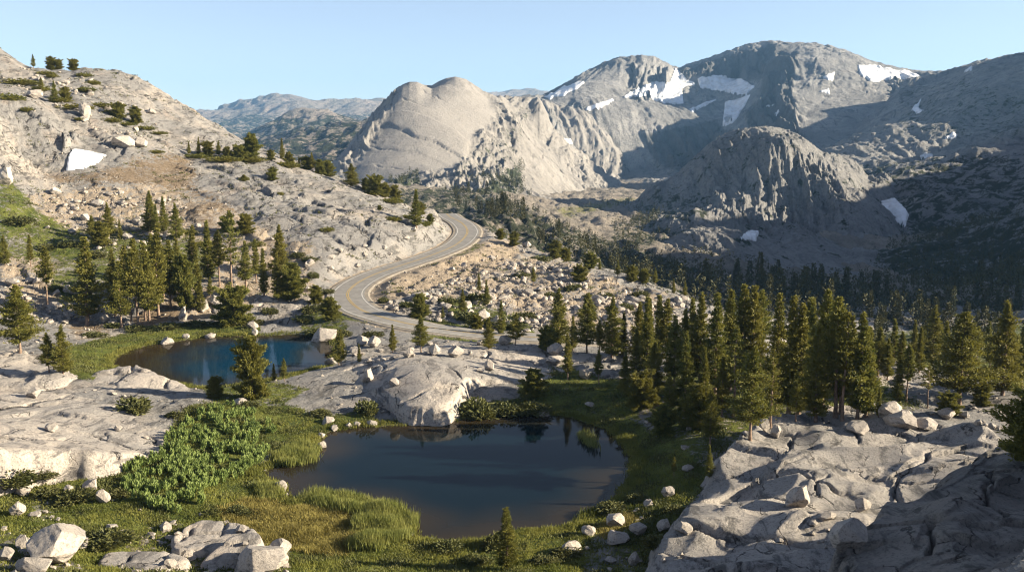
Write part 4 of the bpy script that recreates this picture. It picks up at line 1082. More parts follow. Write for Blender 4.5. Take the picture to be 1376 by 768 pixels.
def far_pine(seed, R, full=1.5):
    r = np.random.default_rng(seed)
    H = 12.0; n = 420
    t = r.uniform(0, 1, n) ** 1.2; az = r.uniform(0, 6.283, n)
    rad = R * np.minimum(1, (1 - t) * full) ** 0.85 * r.uniform(0.25, 1.0, n) * (1 + 0.3 * np.sin(t * 22 + az))
    base = np.stack([rad * np.cos(az), rad * np.sin(az), H * (0.05 + 0.93 * t)], 1)
    direc = np.stack([np.cos(az), np.sin(az), np.full(n, 0.6)], 1) + r.normal(size=(n, 3)) * 0.4
    co, f = blades(base, direc, r.uniform(0.7, 1.3, n), r.uniform(0.35, 0.6, n), r)
    wc, wf = tube([(0, 0, -0.5), (0, 0, 6), (0, 0, 11)], [0.25, 0.15, 0.05], 4)
    co, f = merge([(wc, wf), (co, f)])
    me = raw_mesh('pine_tree', co, f); me.materials.append(M['pine_far'])
    return me
FAR_PINES = [far_pine(51, 1.5), far_pine(52, 1.25, 1.8), far_pine(53, 1.8), far_pine(54, 1.1, 2.0)]

def leafy(seed, n=900, leaf=0.16, wid=0.09, flat=0.75, lobes=5, mat='shrub', up=0.5):
    """a mound of leaves about 1 m wide and high"""
    r = np.random.default_rng(seed)
    cs = np.concatenate([[[0, 0, 0.35]], np.stack([r.uniform(-0.36, 0.36, lobes), r.uniform(-0.36, 0.36, lobes), r.uniform(0.1, 0.4, lobes)], 1)])
    rs = np.concatenate([[0.42], r.uniform(0.2, 0.36, lobes)])
    k = r.integers(0, len(cs), n)
    d = unit(r.normal(size=(n, 3)))
    p = cs[k] + d * (rs[k] * r.uniform(0.55, 1.05, n))[:, None]
    p[:, 2] = np.abs(p[:, 2])
    co, f = blades(p, d + np.array([0, 0, up]) + r.normal(size=(n, 3)) * 0.5, r.uniform(0.7, 1.3, n) * leaf, r.uniform(0.7, 1.3, n) * wid, r)
    me = raw_mesh('shrub', co, f); me.materials.append(M[mat])
    return me
SHRUBS = [leafy(61), leafy(62), leafy(63, 1100, 0.15, 0.08), leafy(64, 800, 0.2, 0.1, 0.75, 7)]
MATS = [leafy(66, 900, 0.17, 0.07, 0.5, 8, 'pine', 0.8), leafy(67, 1000, 0.16, 0.07, 0.5, 9, 'pine', 0.8)]

def ico(sub):
    import bmesh
    bm = bmesh.new(); bmesh.ops.create_icosphere(bm, subdivisions=sub, radius=1.0)
    v = np.array([x.co[:] for x in bm.verts]); f = np.array([[x.index for x in fc.verts] for fc in bm.faces])
    bm.free()
    return v, f
ICO4, ICO2, ICO1 = ico(5), ico(2), ico(1)
def rock_shape(seed, src, cuts=9, depth=0.45, rough=0.03):
    r = np.random.default_rng(seed)
    v, f = src; v = v.copy()
    sc = r.uniform(0.75, 1.2, 3); v = v * sc
    for _ in range(cuts):
        n = unit(r.normal(size=3)); d = r.uniform(1 - depth, 0.92) * np.abs((v @ n)).max()
        q = v @ n - d
        v = v - np.outer(np.maximum(q, 0), n) * 0.96
    if rough:
        s = v * 2.3 + seed
        nz = fbm(s[:, 0] + s[:, 2], s[:, 1] - 0.7 * s[:, 2], 1.2, 4, seed)
        v = v * (1 + rough * nz)[:, None]
    v = v / np.abs(v).max(0)
    return v, f
BOULDERS = []
for s in range(12):
    v, f = rock_shape(700 + s, ICO4, 20 + s % 8, 0.42, 0.06)
    me = raw_mesh('boulder', v, f, True)
    me.set_sharp_from_angle(angle=math.radians(16))
    me.materials.append(M['boulder']); BOULDERS.append(me)

# ---------------------------------------------------------------- placing
def hit_below(px, py, ymax):
    for k in range(40):
        h = hit(px, py + k * 1.2)
        if h is not None and h.y <= ymax:
            return h
    return None

trees = []
def add_tree(px, base, top, kind='cone', zone_=None, label=None, ymax=540, wpx=None, var=None):
    p = hit_below(px, base, ymax)
    if p is None:
        print('tree misses', px, base); return
    zt = at(px, min(top, base - 3), p.y)[2]
    h = max(zt - p.z, 1.2)
    vs_ = PINES[kind]
    tr, cr = vs_[(len(trees) if var is None else var) % len(vs_)]
    e = bpy.data.objects.new('pine_tree', None); COL.objects.link(e)
    e.empty_display_size = 0.5
    e.location = (p.x, p.y, p.z - 0.05)
    s = h / 12.0
    sw = s
    if wpx:
        ww = wpx / F_PX * p.y
        nat = {'cone': 3.0, 'slim': 2.1, 'sparse': 2.0, 'wide': 4.4, 'bush': 8.6}[kind]
        sw = ww / nat
    e.scale = (sw, sw, s); e.rotation_euler = (0, 0, random.uniform(0, 6.28))
    for nm, me in (('trunk', tr), ('crown', cr)):
        c = bpy.data.objects.new(nm, me); COL.objects.link(c); c.parent = e
    e['category'] = 'tree'
    trees.append(dict(o=e, px=px, py=base, h=h, kind=kind, zone=zone_, label=label, s=sw / s))
    return e

# right-hand forest
for a in [(879, 534, 460, 'wide'), (920, 556, 446, 'cone'), (945, 540, 466, 'slim'), (1008, 591, 467, 'wide'), (953, 600, 523, 'cone'), (953, 641, 597, 'cone'), (906, 642, 613, 'slim'),
          (1096, 564, 436, 'cone'), (1121, 560, 400, 'slim'), (1152, 564, 420, 'cone'), (1129, 556, 416, 'slim'), (1041, 550, 396, 'cone'), (1060, 556, 398, 'slim'), (1072, 556, 409, 'cone'),
          (1105, 545, 391, 'cone'), (1012, 524, 385, 'cone'), (993, 520, 383, 'cone'), (980, 525, 390, 'slim'), (961, 530, 395, 'cone'), (941, 512, 394, 'cone'), (918, 512, 416, 'cone'),
          (897, 492, 402, 'slim'), (885, 492, 397, 'slim'), (869, 500, 400, 'cone'), (1085, 520, 402, 'slim'), (930, 498, 402, 'slim'),
          (970, 560, 480, 'cone'), (1035, 575, 470, 'sparse'), (900, 560, 500, 'cone'), (985, 560, 440, 'sparse'), (1130, 565, 420, 'sparse'), (862, 548, 505, 'bush'), (890, 585, 545, 'bush'), (938, 575, 520, 'bush'),
          (1070, 566, 500, 'cone'), (1163, 560, 440, 'cone'), (840, 525, 470, 'cone'), (855, 512, 440, 'cone'), (1020, 500, 390, 'slim'), (975, 500, 402, 'cone'), (905, 525, 424, 'cone'), (1090, 500, 400, 'cone'),
          (1140, 530, 425, 'cone'), (1115, 520, 405, 'cone')]:
    add_tree(*a, zone_='forest', ymax=240)
for a in [(1253, 489, 411, 'wide'), (1290, 543, 420, 'wide', 62), (1347, 531, 406, 'wide', 46), (1206, 538, 478, 'cone'), (1218, 540, 463, 'slim'), (1271, 500, 432, 'slim'), (1246, 548, 490, 'sparse'), (1330, 500, 459, 'slim'),
          (1372, 522, 455, 'cone'), (1180, 505, 440, 'wide'), (1192, 510, 455, 'cone'), (1235, 500, 440, 'cone'), (1300, 505, 455, 'cone'), (1180, 560, 520, 'slim'), (1275, 558, 530, 'bush'), (1318, 545, 515, 'bush'), (1210, 495, 445, 'wide'), (1365, 500, 450, 'wide'), (1158, 492, 432, 'slim'), (1168, 486, 440, 'cone'), (1200, 488, 428, 'slim'), (1228, 486, 430, 'cone'), (1262, 486, 436, 'slim'), (1284, 484, 430, 'cone'), (1312, 484, 438, 'slim'), (1325, 488, 432, 'cone'), (1340, 484, 442, 'slim'), (1358, 486, 440, 'slim'), (1374, 486, 430, 'cone'), (1240, 478, 440, 'slim'), (1300, 476, 436, 'slim')]:
    add_tree(*a[:4], zone_='right', ymax=240, wpx=a[4] if len(a) > 4 else None)
add_tree(1392, 622, 523, 'bush', 'corner', 'dark bushy pine cut by the right edge above the shadowed knob', 130)
# behind the granite hump, towards the forest
for a in [(751, 466, 388, 'wide'), (789, 474, 394, 'wide'), (822, 480, 399, 'wide'), (838, 479, 420, 'cone'), (763, 510, 448, 'slim'), (805, 516, 470, 'slim'), (858, 482, 407, 'wide'), (871, 487, 401, 'cone'),
          (717, 534, 498, 'bush'), (770, 470, 425, 'cone'), (805, 478, 430, 'slim'), (735, 470, 440, 'bush')]:
    add_tree(*a, zone_='hump', ymax=230)
# along the road
for a in [(459, 491, 443, 'cone'), (483, 486, 462, 'cone'), (528, 474, 436, 'cone'), (566, 473, 424, 'wide'), (564, 426, 396, 'bush'), (595, 429, 411, 'cone'), (644, 396, 367, 'slim'), (654, 410, 376, 'cone'), (622, 421, 388, 'cone'),
          (673, 450, 404, 'cone'), (657, 469, 426, 'wide'), (693, 464, 420, 'wide'), (717, 383, 358, 'cone'), (425, 408, 384, 'bush'), (444, 430, 401, 'bush'), (640, 442, 424, 'bush')]:
    add_tree(*a, zone_='road', ymax=330)
for a in [(745, 347, 324, 'bush'), (760, 350, 334, 'bush'), (793, 360, 341, 'bush'), (806, 362, 346, 'cone'), (849, 378, 358, 'bush'), (779, 378, 358, 'bush'), (830, 372, 350, 'cone'), (865, 380, 362, 'bush'), (880, 384, 360, 'cone'), (690, 330, 312, 'bush'), (672, 322, 308, 'bush'), (905, 394, 374, 'cone'), (920, 399, 378, 'cone')]:
    add_tree(*a, zone_='spur', ymax=360)
# left grove
for a in [(117, 436, 320, 'cone', 36), (64, 411, 331, 'slim'), (41, 358, 315, 'slim'), (7, 356, 316, 'wide'), (27, 474, 383, 'wide', 44), (85, 502, 436, 'wide'), (66, 500, 447, 'wide'), (164, 440, 352, 'cone'), (176, 432, 352, 'sparse'), (186, 433, 322, 'slim'),
          (196, 430, 325, 'sparse'), (201, 430, 338, 'cone'), (213, 426, 304, 'slim'), (230, 414, 324, 'cone'), (250, 415, 345, 'bush', 26), (266, 400, 334, 'slim'), (281, 376, 297, 'cone'), (259, 372, 303, 'slim'), (311, 390, 284, 'sparse'), (330, 388, 324, 'cone'), (355, 397, 334, 'slim'),
          (376, 373, 303, 'wide'), (374, 403, 340, 'cone'), (391, 402, 355, 'bush'), (330, 314, 289, 'bush'), (314, 437, 390, 'bush', 34), (220, 400, 330, 'slim'), (240, 395, 320, 'cone'), (207, 405, 315, 'cone'), (172, 415, 330, 'slim'), (155, 425, 345, 'slim'), (295, 385, 310, 'slim'), (345, 380, 322, 'slim'), (270, 420, 378, 'cone'), (284, 405, 372, 'slim'), (152, 400, 335, 'cone')]:
    add_tree(*a[:4], zone_='grove', ymax=300, wpx=a[4] if len(a) > 4 else None)
for a in [(124, 322, 289, 'wide'), (146, 319, 272, 'wide'), (161, 321, 294, 'cone'), (203, 312, 257, 'wide'), (220, 314, 264, 'cone'), (237, 322, 273, 'wide'), (135, 330, 300, 'bush'), (210, 318, 275, 'slim'), (366, 240, 225, 'bush'), (328, 243, 235, 'bush'), (305, 312, 292, 'bush')]:
    add_tree(*a, zone_='grove_back', ymax=330)
add_tree(340, 536, 455, 'bush', 'shore', 'thick bushy pine standing in front of the upper pond', 170, 40)
for a in [(368, 513, 488, 'cone'), (382, 512, 481, 'cone'), (289, 535, 507, 'bush'), (455, 490, 445, 'cone')]:
    add_tree(*a, zone_='shore', ymax=180)
add_tree(681, 766, 682, 'cone', 'front', 'young pine standing alone on the near shore of the lower pond', 100, 32)
# skyline and slope of the left hill
for a in [(45, 92, 73, 'cone'), (69, 93, 77, 'bush'), (99, 95, 81, 'bush'), (56, 128, 104, 'slim'), (74, 138, 109, 'wide'), (159, 159, 140, 'bush'), (183, 166, 144, 'bush'), (88, 136, 118, 'bush'), (79, 92, 81, 'bush')]:
    add_tree(*a, zone_='skyline', ymax=440)
for a in [(267, 209, 184, 'cone'), (254, 208, 190, 'cone'), (279, 209, 192, 'bush'), (294, 211, 189, 'cone'), (305, 213, 198, 'bush'), (320, 216, 197, 'bush'), (337, 214, 181, 'bush', 22), (364, 215, 202, 'bush'), (379, 214, 186, 'cone'), (389, 223, 205, 'bush'), (402, 224, 210, 'cone'), (420, 231, 205, 'cone'), (430, 234, 215, 'bush'), (441, 237, 217, 'bush'), (412, 228, 212, 'bush'),
          (473, 250, 220, 'wide', 20), (492, 256, 240, 'bush'), (505, 261, 238, 'bush'), (517, 265, 246, 'bush'), (530, 269, 250, 'bush'), (559, 305, 255, 'cone', 15), (566, 288, 272, 'bush'), (578, 300, 288, 'bush'), (510, 282, 276, 'bush')]:
    add_tree(*a[:4], zone_='crest', ymax=430, wpx=a[4] if len(a) > 4 else None)

# pines standing further to the right, outside the photograph's frame, whose shade falls into it
shade_k = 0
# conifers of the valley, small with distance
def scatter_field(f, polys, n, seed, ymin=0):
    r = np.random.default_rng(seed)
    m = np.zeros(f.X.shape, bool)
    for p in polys:
        m |= poly_sdf(f.px, f.py, p) < 0
    m &= f.Y > ymin
    idx = np.nonzero(m.ravel())[0]
    if len(idx) == 0: return np.zeros((0, 3)), np.zeros((0, 2))
    w = 1.0 / np.ones(len(idx))
    pick = r.choice(idx, min(n, len(idx)), replace=False)
    P = np.stack([f.X.ravel()[pick], f.Y.ravel()[pick], f.Z.ravel()[pick]], 1)
    return P, np.stack([f.px.ravel()[pick], f.py.ravel()[pick]], 1)

far_trees = []
def add_far(f, polys, n, zone_, seed, hh=(8, 15)):
    P, Q = scatter_field(f, polys, n, seed)
    r = np.random.default_rng(seed + 1)
    for p, q in zip(P, Q):
        o = bpy.data.objects.new('pine_tree', FAR_PINES[len(far_trees) % 4]); COL.objects.link(o)
        h = r.uniform(*hh); s = h / 12
        o.location = p - np.array([0, 0, 0.3]); o.scale = (s * r.uniform(0.8, 1.2), s * r.uniform(0.8, 1.2), s); o.rotation_euler = (0, 0, r.uniform(0, 6.28))
        o['category'] = 'tree'
        far_trees.append(dict(o=o, px=q[0], py=q[1], zone=zone_, h=h))
add_far(valley, [[(600, 262), (655, 258), (700, 285), (710, 310), (650, 300), (615, 285)]], 34, 'bend', 801, (9, 15))
add_far(valley, [[(690, 305), (740, 300), (780, 330), (860, 365), (850, 375), (760, 340), (700, 325)]], 16, 'spur', 802, (6, 10))
add_far(valley, [[(940, 385), (1060, 370), (1180, 400), (1376, 395), (1376, 440), (1180, 445), (960, 410)]], 50, 'mid', 803, (10, 17))
add_far(near, [[(1130, 425), (1420, 415), (1420, 470), (1150, 474)]], 44, 'brink', 805, (9, 14))
def forest_stuff(f, polys, n, seed, hh, label=None):
    """a far wood that reads as one mass"""
    P, Q = scatter_field(f, polys, n, seed)
    r = np.random.default_rng(seed + 2)
    out = []
    for p in P:
        h = r.uniform(*hh); k = 26
        t = r.uniform(0, 1, k); az = r.uniform(0, 6.28, k); rad = 0.14 * h * (1 - t) ** 0.8 * r.uniform(0.3, 1, k)
        b = p + np.stack([rad * np.cos(az), rad * np.sin(az), h * t * 0.95], 1)
        d = np.stack([np.cos(az), np.sin(az), np.full(k, 0.8)], 1)
        out.append(blades(b, d, r.uniform(0.1, 0.2, k) * h, r.uniform(0.06, 0.1, k) * h, r))
    co, fc = merge(out)
    me = raw_mesh('distant_forest', co, fc); me.materials.append(M['pine_far'])
    return link('distant_forest', me, kind='stuff')
forest_stuff(valley, [[(590, 255), (660, 250), (730, 290), (800, 320), (880, 345), (860, 352), (780, 325), (700, 300), (620, 280)], [(820, 305), (860, 290), (960, 290), (900, 320), (840, 335)], [(760, 330), (900, 350), (960, 385), (860, 375)], [(780, 282), (850, 270), (850, 284)]], 800, 811, (4, 8))
forest_stuff(dome, [[(520, 245), (560, 228), (566, 245), (540, 258)], [(630, 245), (705, 215), (705, 245), (690, 262), (650, 258)], [(600, 262), (700, 252), (730, 275), (620, 275)]], 420, 812, (6, 11))
forest_stuff(knob, [[(845, 290), (880, 258), (905, 262), (890, 290), (850, 325)], [(880, 335), (1000, 350), (1060, 375), (960, 395), (880, 380)]], 420, 813, (5, 10))
forest_stuff(valley, [[(720, 322), (860, 352), (1000, 375), (1376, 385), (1376, 440), (1150, 440), (950, 415), (780, 355)]], 800, 815, (6, 11))
forest_stuff(right, [[(1120, 390), (1200, 340), (1376, 330), (1376, 420), (1150, 430)], [(1180, 320), (1376, 290), (1376, 340), (1200, 350)]], 900, 814, (6, 12))

# ---------------------------------------------------------------- shrubs
shrubs = []
def add_shrub(px, base, w, h, meshes, zone_, label=None, ymax=540, name='shrub'):
    p = hit_below(px, base, ymax)
    if p is None:
        print('shrub misses', px, base); return
    o = bpy.data.objects.new(name, meshes[len(shrubs) % len(meshes)]); COL.objects.link(o)
    ww = w / F_PX * p.y; hh = h / F_PX * p.y
    o.location = (p.x, p.y, p.z - 0.1 * hh); o.scale = (ww, ww * 0.8, hh * 1.25); o.rotation_euler = (0, 0, random.uniform(-0.5, 0.5))
    o['category'] = 'shrub'
    shrubs.append(dict(o=o, px=px, py=base, zone=zone_, label=label, w=w))
for a in [(178, 555, 48, 26, 'round grey green bush beside the stepped left slab'), (640, 560, 52, 30, 'low rounded willow against the foot of the granite hump'), (680, 556, 46, 18, None), (715, 554, 40, 16, None), (492, 556, 34, 22, 'small leafy bush left of the granite hump by the water'),
          (540, 735, 0, 0, None), (600, 742, 44, 20, None), (640, 758, 36, 18, None), (665, 735, 30, 22, None), (820, 690, 44, 18, None), (855, 675, 34, 14, None), (730, 758, 34, 16, None), (760, 745, 36, 12, None),
          (140, 733, 66, 24, 'wide low grey green bush in the left foreground meadow'), (108, 726, 30, 16, None), (320, 690, 34, 14, None), (100, 672, 40, 18, None), (62, 668, 34, 16, None), (20, 662, 50, 20, None), (160, 668, 34, 14, None), (282, 692, 22, 10, None),
          (880, 735, 40, 18, None), (905, 690, 34, 14, None), (60, 640, 30, 10, None), (235, 560, 20, 9, None), (330, 548, 30, 10, None), (430, 558, 30, 10, None)]:
    if a[2]: add_shrub(a[0], a[1], a[2], a[3], SHRUBS, 'meadow', a[4], 160)
for a in [(25, 113, 44, 8), (58, 122, 26, 8), (12, 134, 34, 9), (38, 149, 18, 6), (100, 146, 40, 7), (85, 137, 30, 6), (132, 143, 30, 6), (150, 153, 26, 7), (168, 168, 26, 5), (196, 174, 30, 6), (212, 180, 22, 4), (115, 103, 22, 6), (125, 113, 16, 6), (118, 122, 24, 6), (62, 100, 20, 5), (72, 104, 18, 5),
          (150, 163, 22, 6), (108, 161, 14, 4), (210, 205, 18, 4), (270, 212, 40, 7), (300, 216, 36, 7), (345, 217, 36, 7), (385, 224, 30, 8), (500, 262, 36, 7), (525, 272, 28, 7), (530, 296, 26, 7), (548, 293, 16, 6), (570, 303, 24, 7), (440, 310, 16, 6), (255, 315, 26, 8), (275, 330, 22, 8), (330, 312, 26, 6), (345, 330, 20, 7), (365, 236, 14, 7), (328, 242, 12, 6), (378, 262, 10, 5)]:
    add_shrub(a[0], a[1], a[2], a[3], MATS, 'hill', None, 440)
for a in [(515, 330, 0, 0), (600, 408, 26, 12), (640, 405, 30, 12), (625, 430, 34, 14), (665, 436, 30, 12), (690, 440, 26, 10), (705, 428, 24, 10), (545, 412, 20, 8), (515, 406, 16, 8), (560, 425, 20, 8), (420, 418, 26, 10), (405, 432, 30, 10), (460, 452, 26, 10), (430, 448, 40, 9), (500, 452, 24, 8), (440, 395, 20, 8), (420, 372, 16, 8), (415, 350, 20, 7), (400, 345, 16, 7), (395, 385, 26, 9), (740, 400, 22, 9), (700, 372, 20, 8), (770, 390, 22, 9), (812, 400, 22, 9), (840, 415, 22, 9), (725, 350, 26, 8), (860, 398, 20, 8), (790, 420, 26, 9), (360, 420, 24, 8), (300, 437, 30, 8), (265, 437, 34, 7), (225, 441, 40, 8), (180, 444, 34, 8), (125, 452, 30, 8), (340, 436, 22, 8), (150, 440, 24, 7), (60, 335, 26, 9), (90, 330, 26, 9), (25, 300, 30, 10), (70, 390, 24, 9), (130, 345, 24, 9)]:
    if a[2]: add_shrub(a[0], a[1], a[2], a[3], SHRUBS, 'bank', None, 340)

# ---------------------------------------------------------------- boulders
boulders = []
def add_boulder(x0, x1, y0, y1, label=None, zone_='hand', ymax=540, var=None, flat=1.0, rot=None, tilt=0.25):
    px = (x0 + x1) / 2; w = x1 - x0; h = y1 - y0
    p = hit_below(px, y1 - 0.12 * h, ymax)
    if p is None:
        print('boulder misses', px, y1); return
    ww = w / F_PX * p.y / 2 * 1.05; hh = h / F_PX * p.y / 2 * 1.0 * flat
    o = bpy.data.objects.new('boulder', BOULDERS[(len(boulders) * 5 if var is None else var) % len(BOULDERS)]); COL.objects.link(o)
    dd = min(ww, hh * 1.6) if w > h else max(ww, 0.7 * hh)
    o.location = (p.x, p.y + dd * 0.5, p.z + hh * 0.72)
    o.scale = (ww, max(dd, 0.6 * ww), hh * 1.08)
    o.rotation_euler = (random.uniform(-tilt, tilt), random.uniform(-tilt, tilt), random.uniform(-0.5, 0.5) if rot is None else rot)
    o['category'] = 'boulder'
    boulders.append(dict(o=o, px=px, py=y1, zone=zone_, label=label, w=w))
    return o
HAND = [
    (23, 106, 711, 764, 'big pale angular boulder in the bottom left corner'), (-6, 18, 734, 758, 'grey boulder at the left edge behind the big angular boulder'), (18, 38, 719, 738, 'rounded boulder touching the left side of the big angular boulder'),
    (12, 68, 748, 774, 'flat pale rock at the front of the big angular boulder'), (11, 32, 673, 697, 'pointed white boulder in the grass at the left edge'), (36, 54, 686, 697, 'low grey rock right of the pointed white boulder'), (20, 40, 651, 669, 'leaning block below the left slab'),
    (109, 131, 643, 663, 'white boulder above its rounded neighbour near the thicket'), (129, 146, 655, 679, 'rounded white boulder nearest the thicket'), (83, 98, 651, 663, 'small white rock left of the two white boulders by the thicket'),
    (214, 231, 704, 716, 'small white boulder between meadow and pale shelf'), (300, 384, 736, 780, 'broad pale boulder cut by the bottom edge'), (357, 390, 725, 751, 'tilted flat rock behind the broad pale boulder'),
    (32, 54, 519, 537, 'blocky boulder sitting on the upper left slab'), (59, 77, 568, 581, 'small white boulder resting on the stepped left slab'), (152, 163, 570, 580, 'small tan stone perched on the stepped slab edge'),
    (309, 331, 535, 546, 'flat white stone between the ponds'), (426, 438, 591, 606, 'tan rock standing out of the lower pond near its left shore'), (369, 387, 643, 663, 'reddish wedge of rock at the left tip of the lower pond'),
    (486, 502, 495, 516, 'upright egg shaped boulder on the granite hump'), (523, 536, 507, 520, 'small square boulder right of the egg shaped boulder'), (650, 664, 482, 500, 'dark faced erratic boulder on top of the granite hump'), (640, 652, 494, 501, 'flat slab chip beside the erratic on the granite hump'),
    (430, 448, 559, 572, 'tan block on the shore left of the granite hump'), (463, 473, 567, 577, 'small rounded shore stone left of the granite hump'), (472, 485, 566, 575, 'pale oval shore stone touching the lower pond'), (444, 454, 570, 580, 'dark shore stone below the tan block'), (492, 507, 564, 573, 'flat shore stone nearest the granite hump'),
    (734, 758, 461, 481, 'large round boulder at the back of the granite hump'), (731, 760, 476, 493, 'split block under the large round boulder'), (777, 796, 493, 511, 'shaded grey boulder in front of the hump pines'),
    (1058, 1094, 653, 686, 'pale rounded boulder alone on the wide grey ledge'), (1183, 1215, 538, 567, 'white upright block behind the wide grey ledge'), (1193, 1234, 553, 580, 'grey dome shaped boulder in front of the white upright block'),
    (1118, 1176, 701, 742, 'big shaded boulder in the hollow beside the dark knob'), (1148, 1172, 668, 691, 'jagged block beside the grass streak on the ledge'), (1098, 1128, 688, 700, 'flat slab leaning on the ledge'), (1036, 1051, 568, 592, 'upright dark block beside the large forest pine'), (1020, 1036, 563, 580, 'pale stone left of the upright dark block'),
    (906, 932, 700, 720, 'rounded knob of pale granite on the ledge tip'), (915, 934, 624, 635, 'flat white stone at the shaded forest edge'), (889, 907, 651, 670, 'shaded block between forest edge and ledge'), (845, 872, 701, 720, 'shaded grey boulder right of the near shore'), (883, 903, 698, 715, 'rounded shaded boulder against the ledge foot'),
    (814, 842, 689, 711, 'square boulder on the right shore of the lower pond'), (780, 801, 705, 722, 'grey shore boulder beside the square boulder'), (756, 783, 727, 746, 'bright pointed boulder on the near shore'), (812, 846, 714, 734, 'flat slabby boulder in the near shore grass'), (845, 860, 740, 762, 'shaded boulder at the bottom beside the ledge'), (812, 830, 748, 758, 'small grey stone near the bottom beside the ledge'),
    (724, 739, 551, 564, 'dark stone at the far shore under the pines'), (786, 799, 539, 547, 'white stone in the grass of the far shore'),
    (212, 232, 453, 467, 'pale round stone on the far shore of the upper pond'), (244, 254, 447, 457, 'small shore stone right of the pale round stone'), (273, 289, 447, 457, 'long shore stone of the upper pond'), (240, 250, 411, 434, 'narrow white standing stone at the grove edge'), (332, 346, 431, 443, 'white boulder at the foot of the sunlit slab'), (337, 346, 440, 453, 'small block in the water below the sunlit slab'), (307, 318, 429, 440, 'round boulder left of the sunlit slab'),
    (412, 452, 440, 465, 'big squared block at the right end of the upper pond'), (133, 146, 420, 436, 'brown tinted boulder beside the trunk of the large left pine'), (143, 156, 428, 437, 'tan stone leaning on the brown tinted boulder'),
    (262, 280, 402, 420, 'pale block at the left of the rock pile behind the pond'), (278, 300, 396, 412, 'top block of the rock pile behind the pond'), (284, 306, 408, 428, 'largest front block of the rock pile behind the pond'),
    (34, 54, 119, 134, 'half shaded boulder high on the left hill'), (105, 122, 138, 160, 'leaning white block on the left hill'), (-8, 16, 224, 252, 'smooth pale boulder at the left edge beside the meadow'), (150, 178, 182, 200, 'large blocky boulder above the brown scree'), (176, 196, 184, 200, 'smaller blocky boulder right of the scree cliff'),
    (66, 82, 252, 262, None), (575, 592, 462, 480, 'pale block behind the granite hump'), (600, 622, 465, 482, None), (540, 556, 468, 482, None), (1140, 1170, 566, 584, None), (1230, 1262, 560, 580, 'low rounded boulder right of the dome shaped boulder'), (1262, 1286, 548, 566, None),
]
for h_ in HAND:
    add_boulder(*h_[:4], h_[4], 'hand', var=None, tilt=0.15)
def rand_boulders(poly, n, zone_, smin, smax, seed, ymax=540):
    r = random.Random(seed); P = np.array(poly, float)
    k = 0; tries = 0
    while k < n and tries < n * 20:
        tries += 1
        px = r.uniform(P[:, 0].min(), P[:, 0].max()); py = r.uniform(P[:, 1].min(), P[:, 1].max())
        if poly_sdf(np.array([px]), np.array([py]), poly)[0] > 0: continue
        q = hit(px, py)
        if q is None or q.y > ymax: continue
        if poly_sdf(np.array([q.x]), np.array([q.y]), pond1)[0] < 0.5 or poly_sdf(np.array([q.x]), np.array([q.y]), pond2)[0] < 0.5: continue
        if np.min(np.hypot(road_pts[:, 0] - q.x, road_pts[:, 1] - q.y)) < 6.5: continue
        w = smin + (smax - smin) * r.random() ** 2.2; h = w * r.uniform(0.55, 0.95)
        if add_boulder(px - w / 2, px + w / 2, py - h, py, None, zone_, ymax): k += 1
for i_, k_ in enumerate(list(range(2, 40, 5)) + list(range(118, 158, 4))):
    q_ = pond1[k_ % len(pond1)]
    sx_, sy_ = project(q_[0], q_[1], WZ1)
    w_ = random.uniform(4, 10)
    add_boulder(sx_ - w_ / 2, sx_ + w_ / 2, sy_ - 0.7 * w_, sy_ + 1, None, 'shoreline', 160)
rand_boulders([(40, 250), (150, 258), (250, 262), (270, 320), (150, 345), (60, 310)], 24, 'scree', 6, 17, 901, 330)
rand_boulders([(640, 335), (700, 325), (800, 375), (930, 410), (900, 440), (760, 420), (640, 390), (560, 400)], 24, 'spur', 5, 13, 902, 330)
rand_boulders([(505, 395), (640, 400), (730, 430), (720, 455), (640, 440), (520, 424)], 22, 'roadbank', 7, 20, 903, 260)
rand_boulders([(400, 445), (520, 455), (700, 465), (640, 482), (480, 490), (400, 500)], 22, 'hump_back', 6, 20, 904, 190)
rand_boulders([(0, 375), (110, 385), (85, 440), (0, 440)], 14, 'left_rocks', 8, 20, 905, 230)
rand_boulders([(240, 330), (420, 340), (430, 400), (330, 420), (300, 380)], 20, 'grove_rocks', 6, 16, 906, 270)
rand_boulders([(0, 690), (200, 660), (300, 690), (390, 740), (390, 768), (0, 768)], 34, 'fore', 5, 20, 907, 110)
rand_boulders([(850, 690), (900, 650), (950, 700), (900, 768), (840, 768)], 10, 'shade', 6, 16, 908, 110)
rand_boulders([(1020, 740), (1100, 705), (1160, 720), (1120, 768), (1020, 768)], 10, 'hollow', 6, 14, 909, 100)
rand_boulders([(1170, 560), (1340, 545), (1376, 555), (1376, 585), (1240, 575)], 14, 'ledge_back', 7, 24, 910, 150)
rand_boulders([(0, 95), (120, 105), (220, 160), (250, 205), (170, 200), (60, 150)], 14, 'upper_hill', 5, 14, 911, 440)
rand_boulders([(440, 330), (520, 325), (590, 300), (600, 315), (500, 362), (445, 380)], 10, 'cut', 6, 12, 912, 320)

# ---------------------------------------------------------------- stuff: rubble, grass, sedge, reeds, thicket, flowers
def pick_near(weight, n, seed):
    r = np.random.default_rng(seed)
    w = weight.ravel().copy(); w[w < 0.02] = 0
    idx = r.choice(len(w), n, p=w / w.sum())
    x = near.X.ravel()[idx]; y = near.Y.ravel()[idx]
    x = x + r.uniform(-0.5, 0.5, n) * 0.0017 * y; y = y + r.uniform(-0.5, 0.5, n) * 0.0026 * y
    z = near.height(x, y)
    top = z.copy()
    for f in OUT: top = np.maximum(top, f.height(x, y))
    ok = top < z + 0.15
    return x[ok], y[ok], z[ok], r

